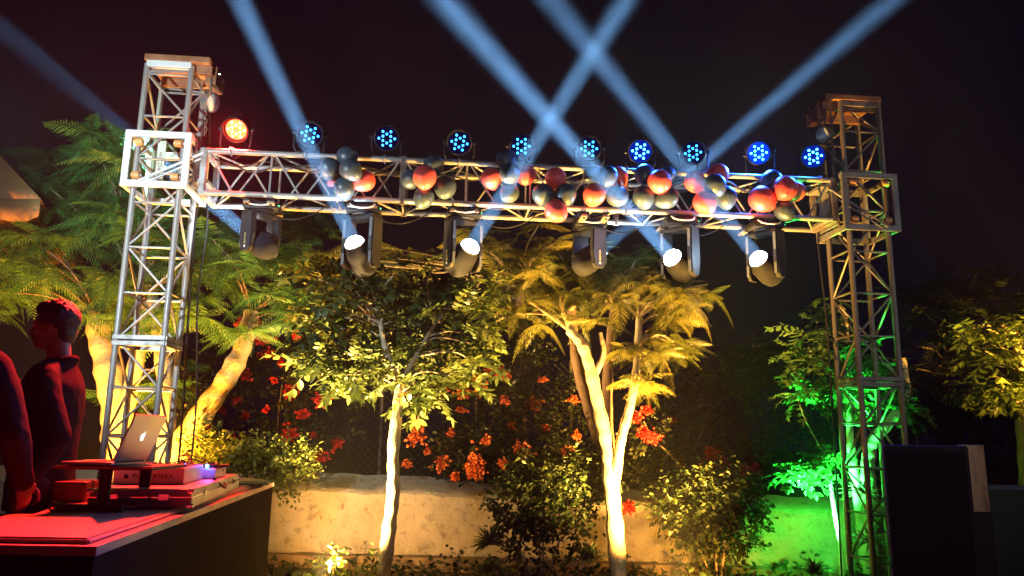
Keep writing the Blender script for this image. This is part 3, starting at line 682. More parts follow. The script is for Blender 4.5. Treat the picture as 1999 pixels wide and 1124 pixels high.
# left big feathery tree
tree('big feathery tree behind the left tower, green at its top and lit orange from below', at(330, 1000, 7.0),
     [(P((335,1010,7.0),(338,930,7.0),(352,870,7.0),(400,800,7.02),(445,735,7.05),(475,675,7.1),(492,610,7.2)), .125, .075, M_BARK),
      (P((318,1010,7.0),(322,900,7.02),(325,800,7.05),(318,700,7.1),(300,600,7.2),(290,520,7.3)), .10, .05, M_BARK)],
     [(200,300,95,45,7.2,.6,20), (250,370,110,60,7.1,.4,14), (120,380,70,50,7.2,.4,8), (330,430,100,50,7.2,.5,8), (120,340,80,50,7.6,.6,8), (200,400,120,60,7.3,.5,8), (330,500,110,80,7.1,.5,12), (490,530,130,85,7.1,.5,20), (380,640,110,45,6.8,.3,6), (565,590,60,50,7.3,.4,6), (420,470,90,50,7.3,.5,8), (585,440,50,40,7.6,.4,4)],
     FRG, M_FRONDG, 12, .84, (-.3, .6), barkm=M_BARKD, rng=3, twig=.009, lbranch=4)
tree('feathery tree at the far left with a thick pale trunk behind the two men', at(225, 1000, 7.2),
     [(P((228,1010,7.2),(232,900,7.2),(228,820,7.2),(215,740,7.2),(195,660,7.25),(190,610,7.3)), .16, .09, M_BARK),
      (P((230,860,7.2),(255,760,7.15),(275,660,7.1),(285,590,7.2)), .085, .05, M_BARK)],
     [(60,480,100,70,7.4,.6,11), (150,570,110,50,7.2,.5,10), (150,440,120,50,7.2,.5,9), (20,580,60,50,7.5,.5,6), (240,560,60,60,7.0,.4,6), (330,720,50,50,7.4,.3,4), (270,790,50,40,7.5,.2,3)],
     FRG, M_FRONDG, 12, .84, (-.4, .45), barkm=M_BARKD, rng=4, twig=.009, lbranch=4)
# slim broad-leaved tree in the middle
tree('slim young tree left of centre with a white lit trunk and broad pointed leaves', at(745, 1190, 6.35),
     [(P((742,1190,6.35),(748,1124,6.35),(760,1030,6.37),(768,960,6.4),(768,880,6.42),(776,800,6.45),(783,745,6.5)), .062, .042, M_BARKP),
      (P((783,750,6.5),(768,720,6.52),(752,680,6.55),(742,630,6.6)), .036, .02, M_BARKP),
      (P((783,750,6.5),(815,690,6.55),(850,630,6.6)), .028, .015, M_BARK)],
     [(700,550,90,40,6.6,.35,11), (860,560,90,45,6.7,.35,13), (780,590,110,55,6.75,.35,12), (650,620,50,35,6.5,.25,3), (690,705,60,28,6.30,.18,6), (880,690,60,50,6.6,.3,7), (800,680,50,40,6.75,.25,4), (930,630,40,45,6.8,.3,4), (830,760,45,25,6.45,.2,3), (620,700,20,15,6.3,.1,2)],
     CL, M_LEAF, 9, 1.0, (-.5, .6), barkm=M_BARK, rng=5, leafname='leaf', wob=.07, twig=.007)
# forked feathery tree right of centre
tree('feathery tree right of centre with a forked bright trunk and yellow lit fronds', at(1205, 1190, 6.55),
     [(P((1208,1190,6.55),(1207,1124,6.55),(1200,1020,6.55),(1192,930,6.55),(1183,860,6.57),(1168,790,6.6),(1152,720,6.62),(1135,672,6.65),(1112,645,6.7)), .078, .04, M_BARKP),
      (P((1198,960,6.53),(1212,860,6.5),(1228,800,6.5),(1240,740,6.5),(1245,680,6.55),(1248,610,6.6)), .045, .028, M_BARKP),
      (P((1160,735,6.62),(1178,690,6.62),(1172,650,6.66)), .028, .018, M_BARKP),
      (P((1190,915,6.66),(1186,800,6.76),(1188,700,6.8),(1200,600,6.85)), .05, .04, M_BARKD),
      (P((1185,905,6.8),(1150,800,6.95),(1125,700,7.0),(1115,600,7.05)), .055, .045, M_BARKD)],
     [(1100,560,90,35,6.7,.35,11), (1220,545,90,35,6.6,.35,12), (1320,570,60,25,6.5,.3,7), (1150,600,70,30,6.5,.3,4), (1255,690,40,25,6.4,.15,3), (1040,610,40,25,6.8,.3,3), (1300,650,35,35,6.5,.25,4), (1180,505,120,25,6.8,.3,11), (1160,560,110,40,6.75,.3,8), (1290,600,60,30,6.5,.3,5), (1255,740,25,15,6.35,.1,2)],
     FR, M_FROND, 13, .62, (-.5, .5), rng=6, lbranch=2)
# dim feathery trees behind the beam
tree('dim feathery tree in the dark behind the middle of the beam', at(1000, 900, 8.6), [(P((1010,900,8.6),(1015,700,8.6),(1020,560,8.7)), .1, .06, M_BARKD)],
     [(1000,470,80,45,8.6,.5,7), (930,560,70,40,8.6,.5,4), (1060,520,60,60,8.6,.5,4), (700,500,90,50,8.8,.4,5), (810,520,60,40,8.8,.4,4)], FR, M_FROND, 9, 1.0, (-.3,.6), rng=8)
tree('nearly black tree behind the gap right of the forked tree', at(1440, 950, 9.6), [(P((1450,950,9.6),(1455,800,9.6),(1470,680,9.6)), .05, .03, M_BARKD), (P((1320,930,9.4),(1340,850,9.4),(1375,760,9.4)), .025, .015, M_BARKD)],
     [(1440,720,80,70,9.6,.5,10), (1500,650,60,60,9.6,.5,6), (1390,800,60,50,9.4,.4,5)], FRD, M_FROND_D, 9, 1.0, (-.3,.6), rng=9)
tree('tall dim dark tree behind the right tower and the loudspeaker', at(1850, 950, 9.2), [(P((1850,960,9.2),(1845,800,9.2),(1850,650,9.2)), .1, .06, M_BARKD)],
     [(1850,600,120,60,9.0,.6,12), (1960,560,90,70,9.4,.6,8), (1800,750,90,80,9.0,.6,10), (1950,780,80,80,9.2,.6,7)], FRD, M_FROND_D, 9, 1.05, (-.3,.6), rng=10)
# green lit tree
tree('green lit tree behind the right tower with a glowing curved trunk', at(1700, 1100, 7.0),
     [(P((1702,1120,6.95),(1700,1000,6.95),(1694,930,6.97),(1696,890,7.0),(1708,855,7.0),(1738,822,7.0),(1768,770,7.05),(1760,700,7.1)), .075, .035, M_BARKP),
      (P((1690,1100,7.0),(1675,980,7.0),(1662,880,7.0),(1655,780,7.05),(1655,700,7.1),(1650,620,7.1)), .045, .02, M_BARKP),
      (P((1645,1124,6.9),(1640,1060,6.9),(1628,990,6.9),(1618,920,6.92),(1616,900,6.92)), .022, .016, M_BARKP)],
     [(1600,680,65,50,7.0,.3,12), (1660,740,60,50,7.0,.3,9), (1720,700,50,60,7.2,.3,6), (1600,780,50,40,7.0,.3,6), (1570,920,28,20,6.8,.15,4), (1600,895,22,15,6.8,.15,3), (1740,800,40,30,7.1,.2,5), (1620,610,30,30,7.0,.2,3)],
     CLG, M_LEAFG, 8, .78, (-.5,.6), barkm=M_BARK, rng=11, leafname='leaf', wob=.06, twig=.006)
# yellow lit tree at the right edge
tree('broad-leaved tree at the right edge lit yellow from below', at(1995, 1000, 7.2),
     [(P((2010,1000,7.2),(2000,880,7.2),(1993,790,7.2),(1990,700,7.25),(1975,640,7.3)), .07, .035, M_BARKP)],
     [(1950,640,70,50,7.2,.35,10), (1960,730,60,45,7.0,.3,9), (1900,720,40,45,7.2,.3,5), (1990,590,40,40,7.4,.3,4), (1860,620,50,40,7.5,.3,4), (2060,680,50,70,7.2,.3,6)],
     CL, M_LEAF, 9, .95, (-.5,.5), barkm=M_BARK, rng=12, leafname='leaf', wob=.07, twig=.007)
# ------------------------------------------------------------------ shrubs: cloud of small leaves on thin stems
SL = [MB().add(*leafshape(.05, .028, .25, n=3)).mesh('leaf', M_LEAFS), MB().add(*leafshape(.042, .03, .35, n=3)).mesh('leaf', M_LEAFS), MB().add(*leafshape(.06, .026, .15, n=3)).mesh('leaf', M_LEAFS)]
BR = MB()
for k in range(3):
    a = 2.1*k; BR.add(*leafshape(.024, .022, .3, ax=(math.cos(a), math.sin(a), .45), sd=(-math.sin(a), math.cos(a), 0), n=3, droop=-.2))
BRM = BR.mesh('bract', M_REDB)
def cloud(blobs, dens, rnd, L, size=1.0, meshes=None):
    ms, Ms = [], []
    for (px, py, rx, ry, Y, dY, cnt) in blobs:
        for q in range(int(cnt*dens)):
            # shell-weighted random point, clumped on small twig sprays
            if q % 9 == 0:
                while True:
                    a, b, c = rnd.uniform(-1,1), rnd.uniform(-1,1), rnd.uniform(-1,1)
                    rr = a*a+b*b+c*c
                    if .12 < rr < 1: break
                ctr = at(px+rx*a, py-ry*b, Y+dY*c); tw = Vector((a, c, b+.3)).normalized()
            k = q % 9
            p = ctr+tw*(.018*k)+Vector((rnd.gauss(0,.012), rnd.gauss(0,.012), rnd.gauss(0,.012)))
            d = tw*.5+Vector((rnd.uniform(-1,1), rnd.uniform(-1,1), rnd.uniform(-.9,.5)))
            ms.append(rnd.choice(meshes or SL)); Ms.append(orient(p+L, d, rnd.uniform(-1.2,1.2), size*rnd.uniform(.6,1.25)))
    return ms, Ms
def shrub(label, base, blobs, stems, mt, dens=1, size=1, rng=1, name='shrub', cat='shrub', group=None, barkm=None):
    rnd = random.Random(rng); t = empty(name, base, label, cat, group); L = -Vector(base)
    ms, Ms = cloud(blobs, dens, rnd, L, size)
    tag(joined('foliage', ms, Ms, mt, t), kind='stuff')
    for s in stems:
        c = curve_pts(s, 4); MB().tube([p+L for p in c], [.012-.007*i/len(c) for i in range(len(c))], 5).build('stem', barkm or M_BARKD, t, True)
    return t
M_LEAFY = leafmat('pale_small_leaf', (.07,.10,.02), (.15,.17,.04), .35, isl=True)
shrub('rounded shrub behind the end of the DJ table, yellow lit on its left', at(480, 1000, 6.9),
      [(430,895,55,38,6.8,.22,1300), (500,905,60,40,6.9,.22,1300), (560,900,45,35,7.1,.2,900), (560,935,30,22,7.0,.15,300), (390,870,25,25,6.8,.15,300)],
      [P((480,1050,6.9),(470,960,6.9),(440,900,6.9)), P((490,1050,6.9),(520,960,6.9),(540,900,6.9))], M_LEAFY, 1, .85, 21)
shrub('dark leafy shrub in front of the wall left of the forked tree', at(1060, 1150, 6.9),
      [(1060,935,65,35,6.9,.25,1500), (1010,985,45,40,6.9,.2,1000), (1100,980,60,50,6.9,.25,1400), (1150,925,40,35,6.8,.15,900), (1040,1060,45,40,6.9,.15,600), (1020,1030,35,30,6.8,.15,450), (1120,1040,30,30,6.9,.15,300)],
      [P((1060,1150,6.9),(1050,1050,6.9),(1020,960,6.9)), P((1065,1150,6.9),(1060,1040,6.9),(1075,930,6.9)), P((1070,1150,6.9),(1090,1060,6.9),(1160,1000,6.85)), P((1052,1150,6.85),(1010,1060,6.85),(990,980,6.85))], M_LEAFS, 1, .95, 22, barkm=M_BARK)
shrub('dark rounded shrub in front of the wall between the forked tree and right tower', at(1400, 1150, 6.9),
      [(1400,960,65,40,6.9,.25,1700), (1440,1010,45,60,6.9,.22,1300), (1360,1020,45,50,6.9,.22,1000), (1310,985,30,35,6.9,.15,450), (1400,1060,50,30,6.9,.2,500)],
      [P((1400,1150,6.9),(1395,1050,6.9),(1370,950,6.9)), P((1405,1150,6.9),(1420,1050,6.9),(1450,940,6.9)), P((1398,1150,6.9),(1360,1060,6.9),(1300,960,6.9))], M_LEAFS, 1, 1.0, 23, barkm=M_BARK)
# bougainvillea hedge
hedge = [(300,820,60,80,8.2,.3,900), (420,760,60,80,8.3,.3,1000), (540,760,60,110,8.4,.3,1700), (600,880,40,50,8.2,.2,700), (560,660,40,40,8.3,.2,500), (660,800,40,60,8.6,.2,500)]
shrub('dark bougainvillea hedge with red flowers behind the left shrub', at(540, 1000, 8.3), hedge, [P((540,1000,8.3),(540,850,8.3),(560,680,8.3))], M_LEAFD, 1, 1.05, 24, 'bougainvillea')
shrub('bougainvillea with orange flowers spilling over the wall in the middle', at(930, 1000, 8.2),
      [(960,800,70,90,8.3,.3,2000), (1010,720,60,80,8.5,.3,1500), (920,890,70,40,7.9,.2,1300), (1040,860,50,50,8.1,.2,900), (870,720,50,60,8.5,.2,700), (1120,820,50,80,8.5,.2,1000), (1010,620,50,50,8.7,.2,600)],
      [P((930,1000,8.2),(940,880,8.2),(990,760,8.2)), P((935,1000,8.2),(900,900,8.0),(850,860,7.9)), P((960,1000,8.2),(1000,850,8.3),(1030,700,8.4))], M_LEAFD, 1, 1.05, 25, 'bougainvillea')
shrub('straggling bougainvillea with pink and red flowers right of the forked tree', at(1320, 1000, 8.0),
      [(1300,900,60,60,8.0,.25,1000), (1260,840,30,40,7.4,.15,350), (1340,860,40,40,8.2,.25,500), (1440,900,60,40,8.2,.25,900), (1230,950,30,40,7.7,.2,400), (1400,780,80,60,8.8,.3,1000), (1330,740,60,60,9.0,.3,600)],
      [P((1380,990,7.8),(1320,900,7.6),(1270,850,7.4),(1250,800,7.35)), P((1330,1000,8.0),(1350,900,8.0),(1385,800,8.2))], M_LEAFD, 1, 1.05, 26, 'bougainvillea')
shrub('dark hedge mass behind the right tower at the foot of the trees', at(1800, 1000, 8.4),
      [(1560,860,80,90,8.6,.3,1800), (1680,880,70,80,8.6,.3,1200), (1800,850,80,90,8.6,.3,1800), (1940,870,80,90,8.5,.3,1800), (1960,990,60,60,8.2,.3,700)],
      [P((1800,1000,8.4),(1790,850,8.4))], M_LEAFD, 1, 1.1, 27, 'hedge', 'hedge')
# flower clusters: bracts of three petals packed in a ball, one thing each spray
FL = {'R': M_REDB, 'O': M_ORB, 'M': M_MAGB}; NM = {'R': 'red', 'O': 'orange', 'M': 'magenta'}
FLW = [(497,637,16,'R',7.8),(512,660,20,'R',7.8),(522,690,14,'R',7.8),(470,632,12,'R',7.8),(575,650,13,'R',7.9),(480,735,10,'R',7.8),(568,765,15,'R',8.0),(628,782,17,'R',7.9),(592,808,13,'R',8.1),(565,848,19,'R',7.9),(625,890,17,'R',8.1),(405,840,13,'R',7.9),(380,900,15,'R',7.7),(660,865,12,'R',8.3),(450,850,9,'R',7.9),
 (965,725,18,'O',8.0),(905,768,15,'O',7.9),(940,752,11,'O',7.9),(815,830,15,'O',7.7),(812,852,17,'O',7.7),(845,772,12,'O',7.9),(795,905,10,'O',7.6),(862,903,13,'O',7.6),(928,912,26,'O',7.5),(890,930,10,'O',7.5),(1020,878,18,'O',7.7),(1105,880,12,'O',7.7),(1040,790,13,'O',8.2),(1150,742,13,'O',8.2),(1120,780,10,'O',8.2),(990,735,9,'O',8.0),(880,845,8,'O',7.7),
 (430,800,8,'R',7.9),(462,780,7,'R',8.0),(535,742,8,'R',7.9),(548,705,8,'R',8.0),(605,735,9,'R',8.0),(640,735,8,'R',8.0),(585,700,7,'R',7.9),(612,850,8,'R',8.1),(520,800,7,'R',7.9),(480,812,8,'R',7.9),(830,790,8,'O',7.8),(900,800,9,'O',7.8),(925,735,8,'O',7.9),(870,760,7,'O',7.9),(985,780,9,'O',8.0),(1000,830,8,'O',7.9),(1065,835,9,'O',8.0),(1075,905,8,'O',7.6),(950,860,9,'O',7.6),(985,905,9,'O',7.5),(835,880,7,'O',7.6),(1060,740,9,'O',8.3),(1125,850,8,'O',7.9),
 (1242,815,13,'R',7.1),(1262,800,10,'R',7.1),(1255,845,14,'R',7.1),(1275,855,12,'R',7.1),(1228,990,15,'R',7.2),(1390,890,17,'R',7.7),(1415,905,15,'M',7.7),(1375,915,12,'M',7.7),(1450,920,14,'M',7.7),(1475,915,10,'M',7.7),(1330,905,10,'R',7.8),(1310,820,10,'R',8.2)]
place = {'R': 'deep red flower cluster', 'O': 'orange flower cluster', 'M': 'magenta flower cluster'}
rnd = random.Random(40)
def where(px, py):
    if px < 475: a = 'close beside the leaning left trunk'
    elif px < 540: a = 'a little right of the leaning left trunk'
    elif px < 590: a = 'midway between the leaning trunk and the slim trunk'
    elif px < 700: a = 'left of the slim white trunk'
    elif px < 860: a = 'just right of the slim white trunk'
    elif px < 935: a = 'in the left part of the middle hedge'
    elif px < 1030: a = 'in the centre of the middle hedge'
    elif px < 1180: a = 'in the hedge just left of the forked tree'
    elif px < 1290: a = 'just right of the forked tree'
    else: a = 'above the right shrub'
    return a
seen = {}
for (px, py, r, c, Y) in FLW:
    p = at(px, py, Y); R = r/FPX*Y*.9; ms, Ms = [], []; sx_f, sz_f = rnd.uniform(.7, 1.5), rnd.uniform(.6, 1.25)
    for q in range(int(14+R*R*15000)):
        d = Vector((rnd.gauss(0,1), rnd.gauss(0,1), rnd.gauss(0,1))).normalized()*R*rnd.uniform(.35, 1)
        d = Vector((d.x*sx_f, d.y, d.z*sz_f))*(1 if q % 5 else rnd.uniform(1.1, 1.9))
        ms.append(BRM); Ms.append(orient(d, d+Vector((0,-.02,-.02)), rnd.uniform(-3,3), rnd.uniform(.8,1.25)))
    t = empty('flower_cluster', p); tag(joined('bract', ms, Ms, FL[c], t), kind='stuff')
    MB().tube([Vector((0,.0,0)), Vector((.03,.06,.05)), Vector((.02,.16,.04))], [.004,.004,.006], 5).build('twig', M_BARKD, t)
    seen.setdefault((c, where(px, py)), []).append((px, py, r, t))
for (c, wh), lst in seen.items():
    lst.sort(key=lambda q: q[1])
    for k, (px, py, r, t) in enumerate(lst):
        if len(lst) == 1: pos = ''
        elif k == 0: pos = 'highest '
        elif k == len(lst)-1: pos = 'lowest '
        else: pos = ['second highest ', 'third highest ', 'fourth highest ', 'fifth highest ', 'sixth highest ', 'seventh highest ', 'eighth highest ', 'ninth highest ', 'tenth highest ', 'eleventh highest ', 'twelfth highest ', 'thirteenth highest '][k-1]
        tag(t, pos+place[c]+' '+wh, 'flowers', 'bougainvillea flower clusters')
# spiky plants and low ground cover at the foot of the wall
def spiky(p, R, n, label, mt, seed):
    rnd = random.Random(seed); t = empty('spiky_plant', p, label, 'plant', 'spiky plants at the wall foot')
    for k in range(n):
        az = rnd.uniform(0, 6.283); el = rnd.uniform(.05, 1.35); d = Vector((math.cos(az)*math.cos(el), math.sin(az)*math.cos(el), math.sin(el)))
        l = R*rnd.uniform(.6, 1); sd = d.cross(UPZ).normalized(); b = MB(); w_ = .012*R/.25
        m = 4; vs = []
        for i in range(m+1):
            q = i/m; c = d*l*q-UPZ*l*.35*q*q; ww = w_*(1-q)**.6+.0006; vs += [c+sd*ww, c-sd*ww+UPZ*.0, c-UPZ*ww*.5]
        b.add(vs, [f for i in range(m) for f in ((i*3, i*3+3, i*3+5, i*3+2), (i*3+2, i*3+5, i*3+4, i*3+1))]); b.build('leaf', mt, t)
M_SPIKE = leafmat('spiky_leaf', (.05,.08,.04), (.13,.15,.08), .2, .4)
M_SPIKER = leafmat('purple_spiky_leaf', (.10,.03,.04), (.16,.06,.05), .2, .4)
for px, py, Y, R, n, lb, mt in [(955,1062,6.7,.27,110,'spiky tufted plant left of the dark middle shrub',M_SPIKE), (960,1112,6.4,.22,80,'lower spiky plant at the bottom edge below the middle shrub',M_SPIKE), (1150,1090,6.4,.24,100,'spiky plant beside the base of the forked tree',M_SPIKE),
                        (1590,1120,6.2,.22,60,'spiky plant below the green lit wall',M_SPIKE), (1685,965,6.75,.30,34,'dark purple spiky plant behind the right tower',M_SPIKER), (1700,1060,6.7,.30,40,'purple spiky plant low behind the right tower',M_SPIKER)]:
    spiky(at(px, py, Y), R, n, lb, mt, int(px))
ms, Ms = [], []; rnd = random.Random(77)
for px in range(500, 1760, 6):
    for q in range(9):
        Y = rnd.uniform(6.3, 7.3); x = at(px+rnd.uniform(-5,5), 1100, Y).x; h = rnd.random()**2*.14*(1+.8*math.sin(px*.013)*math.sin(px*.041))
        if 640 < px < 740 and Y < 6.6: h *= .4
        p = Vector((x, Y, .03+h)); ms.append(rnd.choice(SL)); Ms.append(orient(p, (rnd.uniform(-1,1), rnd.uniform(-1,1), rnd.uniform(-.2,.9)), rnd.uniform(-1,1), rnd.uniform(.7,1.6)))
tag(joined('ground_cover', ms, Ms, M_LEAFS, None), 'low leafy ground cover growing along the foot of the wall', 'ground cover', kind='stuff')
shrub('small bright yellow plant beside the glowing garden spotlight', at(655, 1180, 6.3), [(655,1108,16,10,6.35,.06,120), (640,1098,8,6,6.3,.05,40), (720,1112,16,10,6.3,.06,90)], [P((655,1180,6.3),(650,1105,6.3))], M_LEAFY, 1, 1.0, 31, 'plant', 'plant')
# chain-link fence behind the hedge
fb = MB(); x0, x1, Yf = at(560, 800, 9.3).x, at(1300, 800, 9.3).x, 9.3; s_ = .09; W_ = x1-x0; H0, H1 = .66, 2.1
k = -int((H1-H0)/s_)
while k*s_ < W_:
    for sg in (1, -1):
        a, b = (k*s_, 0), (k*s_+(H1-H0), H1-H0)
        xa, za, xb, zb = a[0], a[1], b[0], b[1]
        if xa < 0: za -= xa; xa = 0
        if xb > W_: zb -= xb-W_; xb = W_
        if xb > xa:
            if sg < 0: xa, xb = W_-xa, W_-xb
            fb.tube([(x0+xa, Yf+.004*sg, H0+za), (x0+xb, Yf+.004*sg, H0+zb)], .0022, 3, False)
    k += 1
tf = empty('wire_fence', ((x0+x1)/2, Yf, .66), 'dark diamond wire fence in the gap behind the slim trunk', 'fence')
fo = fb.build('wire_mesh', mat('dark_wire', (.06,.05,.045), None, .7), None); fo.parent = tf; fo.matrix_parent_inverse = Matrix.Translation(-tf.location); tag(fo, kind='stuff')
for i in range(5):
    x = x0+W_*i/4; q = MB().tube([(x,Yf,.6), (x,Yf,2.14)], .02, 8).build('post', M_ALU2, None); q.parent = tf; q.matrix_parent_inverse = Matrix.Translation(-tf.location)
# garden spotlights
def gspot(p, tgt, label, em, vis=True):
    t = empty('garden_spotlight', p, label, 'spotlight', 'garden spotlights at the feet of the trees'); d = (Vector(tgt)-Vector(p)).normalized()
    F = orient((0,0,0), d); F = F @ Matrix.Rotation(math.pi/2, 4, 'Y')
    MB().lathe([(.02,-.10),(.045,-.09),(.055,-.03),(.06,.0),(.055,.002),(.05,-.015)], 20, F).build('housing', M_BLACK, t, True)
    MB().lathe([(.0001,-.012),(.05,-.012)], 20, F).build('lens', em, t)
    MB().tube([(0,0,-.03), (0,0,-.12)], .01, 6).build('stake', M_BLACK, t)
E_W = emat('warm_lamp', (1,.72,.30), 60, False); E_G = emat('green_lamp', (.05,1,.2), 40, False)
gspot((-1.42, 6.10, .11), (-1.05, 6.62, 1.6), 'glowing warm garden spotlight at the foot of the slim white trunk', E_W)
gspot((1.25, 5.80, .07), (.92, 6.6, 1.9), 'warm garden spotlight below the forked tree', E_W)
gspot((2.70, 6.72, .07), (2.95, 7.28, 2.3), 'green garden spotlight at the foot of the green tree', E_G)
gspot((-1.66, 6.35, .13), (-1.2, 7.6, .5), 'small warm garden spotlight near the table end washing the wall', emat('dim_warm_lamp', (1,.4,.05), 3, False))
# ------------------------------------------------------------------ DJ table
TZ = .86
def poly_table(pts, z0, z1, name, mt, par=None, off=Vector((0,0,0))):
    v = [Vector((p.x, p.y, 0)) for p in pts]; b = MB(); return b.prism([(p.x-off.x, p.y-off.y) for p in v], z0, z1).build(name, mt, par)
pp = [atz(-260,1066,TZ-.03), atz(188,1073,TZ-.03), atz(535,944,TZ-.03), atz(440,935,TZ-.03), atz(220,954,TZ-.03), atz(45,1015,TZ-.03), atz(-260,1015,TZ-.03)]
cen = Vector((-2.0, 4.0, 0))
tt = empty('dj_table', cen, 'long angular DJ table with a red lit top and black front', 'table')
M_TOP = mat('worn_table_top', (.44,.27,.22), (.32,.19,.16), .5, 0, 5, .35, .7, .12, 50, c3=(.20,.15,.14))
M_FAS = mat('black_table_cloth', (.008,.006,.006), (.013,.010,.009), .95, 0, 4, .35, .65, .25, 25, spec=.05)
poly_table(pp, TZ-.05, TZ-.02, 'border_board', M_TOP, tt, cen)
def inset(pts, d):
    out = []; n = len(pts)
    for i in range(n):
        a, b, c = pts[i-1], pts[i], pts[(i+1) % n]
        e1 = Vector((b.x-a.x, b.y-a.y, 0)).normalized(); e2 = Vector((c.x-b.x, c.y-b.y, 0)).normalized()
        n1 = Vector((-e1.y, e1.x, 0)); n2 = Vector((-e2.y, e2.x, 0)); bs = (n1+n2).normalized()
        out.append(b+bs*d/max(.35, bs.dot(n1)))
    return out
ins = inset(pp, .055)
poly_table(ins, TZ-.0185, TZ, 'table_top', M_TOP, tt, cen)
poly_table(inset(pp, .008), .0, TZ-.052, 'front_panel', M_FAS, tt, cen)
for a, b in ((0,1),(1,2)):
    p0, p1 = inset(pp, .047)[a], inset(pp, .047)[b]
    MB().tube([Vector((p0.x, p0.y, TZ-.012))-cen, Vector((p1.x, p1.y, TZ-.012))-cen], .007, 6).build('cord_edge', M_TOP, tt)
cv = poly_table([atz(455,946,TZ+.004), atz(525,946,TZ+.004), atz(520,940,TZ+.004), atz(450,941,TZ+.004)], TZ+.003, TZ+.010, 'cover_sheet', mat('teal_sheet', (.08,.14,.13), None, .5), tt, cen)
# laptop stand
sx, sy, sz = -1.765, 3.45, TZ
st = empty('laptop_stand', (sx, sy+.16, sz), 'black laptop stand with red light painted on its edge on the DJ table', 'laptop stand')
MB().box((-.0, 0, .188), (.43,.36,.016), None, .004).build('platform', M_BLACK, st)
MB().box((-.0, -.181, .189), (.432,.004,.006)).build('platform_edge', mat('red_light_edge', (.35,.04,.03), None, .35), st)  # red lamp light along the edge, painted as a coloured strip
for s in (-1, 1):
    lx = .005 if s < 0 else .035
    MB().box((lx, s*.155, .092), (.052,.016,.176), Matrix.Identity(4), .003).build('leg', M_BLACK, st)
    MB().box((-.055, s*.155, .018), (.30,.024,.032), None, .006).build('foot', M_BLACK, st)
    MB().lathe([(.021,-.016),(.023,0),(.021,.016)], 16, frame((-.20, s*.155, .020), (1,0,0), (0,0,1), (0,-1,0))).build('foot_knob', M_BLACK, st, True)
    MB().lathe([(.009,0),(.009,.003),(.004,.005)], 14, frame((-.20, s*.155-.0165, .020), (1,0,0), (0,0,1), (0,-1,0))).build('knob_cap', M_CHROME, st, True)
# laptop
lp = empty('laptop', (-1.765, sy+.155, sz+.197), 'open silver laptop with a glowing emblem on its lid', 'laptop')
M_SIL = mat('silver_aluminium', (.50,.49,.50), (.46,.45,.46), .33, .75, 5)
lbase = MB().box((-.085, 0, .009), (.225,.32,.014), None, .004).build('base', M_SIL, lp)
kb = MB()
for r in range(6):
    for c_ in range(14): kb.box((-.030-r*.0165, -.125+c_*.0192, .0172), (.0135,.0160,.0016))
kb = tag(kb.build('keyboard', M_BLACK, lbase))
MB().box((-.160, 0, .0168), (.062,.10,.001)).build('touchpad', M_SIL, lbase)
lu = Vector((.36, 0, .93)).normalized(); LF = frame((.030, 0, .017), (0,1,0), lu, Vector((0,1,0)).cross(lu))   # z of LF = outward (+x)
lid = MB().box((0, .112, .0), (.32,.222,.008), LF, .0035).build('lid', M_SIL, lp)
MB().box((0, .112, -.0045), (.295,.19,.001), LF).build('screen', emat('laptop_screen', (.75,.85,1), .9), lid)
em = []   # bitten round emblem with a leaf, flat print that glows
def arcp(cx, cy, rx, ry, a0, a1, n): return [(cx+rx*math.cos(R_(a0+(a1-a0)*i/n)), cy+ry*math.sin(R_(a0+(a1-a0)*i/n))) for i in range(n+1)]
outl = arcp(-.0085, .003, .0125, .0135, 80, 200, 8)+arcp(-.0045, -.0085, .0095, .010, 205, 290, 5)+arcp(.0055, -.0085, .0095, .010, 250, 330, 5)+arcp(.0185, .0015, .0075, .0085, 235, 125, 6)+arcp(.0075, .006, .0105, .0105, 60, 100, 4)
EM = LF @ Matrix.Translation((0, .118, .0046))
eo = MB().prism([(x, y) for x, y in outl], 0, .0006, EM).build('emblem', emat('emblem_glow', (.9,.92,1), 2.2), lid)
MB().prism([(.0005,.0185), (.004,.0205), (.008,.0265), (.0035,.0255), (.001,.0225)], 0, .0006, EM).build('emblem_leaf', eo.data.materials[0], lid)
MB().tube([LF @ Vector((-.13,.0,0)), LF @ Vector((.13,.0,0))], .006, 8).build('hinge', M_BLACK, lp)
# mixer boxes and cases on the table; local frame runs along the table edge
q0 = atz(372, 993, TZ); q1 = atz(466, 951, TZ); ex = Vector((q0.x-q1.x, q0.y-q1.y, 0)).normalized(); ey = Vector((1, .02, 0)).normalized()
ax_y = -ex; ax_x = Vector((ax_y.y, -ax_y.x, 0)); Lc = (q1-q0).length
def gear(name, c, label, cat): return empty(name, c, label, cat)
M_CASE = mat('silver_case_panel', (.42,.40,.38), (.30,.28,.27), .45, .3, 6, .35, .7, .06)
M_CASEP = mat('pale_case_panel', (.60,.57,.53), (.5,.47,.43), .5, .0, 6)
cc = q0+ax_y*(Lc/2)-ax_x*.22; cc.z = TZ; g = gear('flight_case', cc, 'long silver flight case lying low on the DJ table', 'flight case')
CF = frame((0,0,0), ax_x, ax_y, UPZ)
MB().box((0,0,.026), (.44,Lc,.048), CF, .004).build('case_base', M_CASE, g); MB().box((0,0,.070), (.435,Lc-.005,.034), CF, .004).build('case_lid', M_CASE, g)
MB().box((0,0,.0510), (.446,Lc+.004,.005), CF).build('case_rim', M_CHROME, g)
for sx_ in (-1, 1):
    for sy_ in (-1, 1):
        for z in (.012, .078): MB().box((sx_*.214, sy_*(Lc/2-.008), z), (.030,.030,.022), CF, .006).build('corner', M_CHROME, g)
for k in (-.3, .3): MB().box((.224, k*Lc, .055), (.006,.045,.03), CF, .002).build('latch', M_CHROME, g)
for k in (-.12, .10): MB().box((k, -Lc/2-.003, .052), (.045,.006,.03), CF, .002).build('latch', M_CHROME, g)
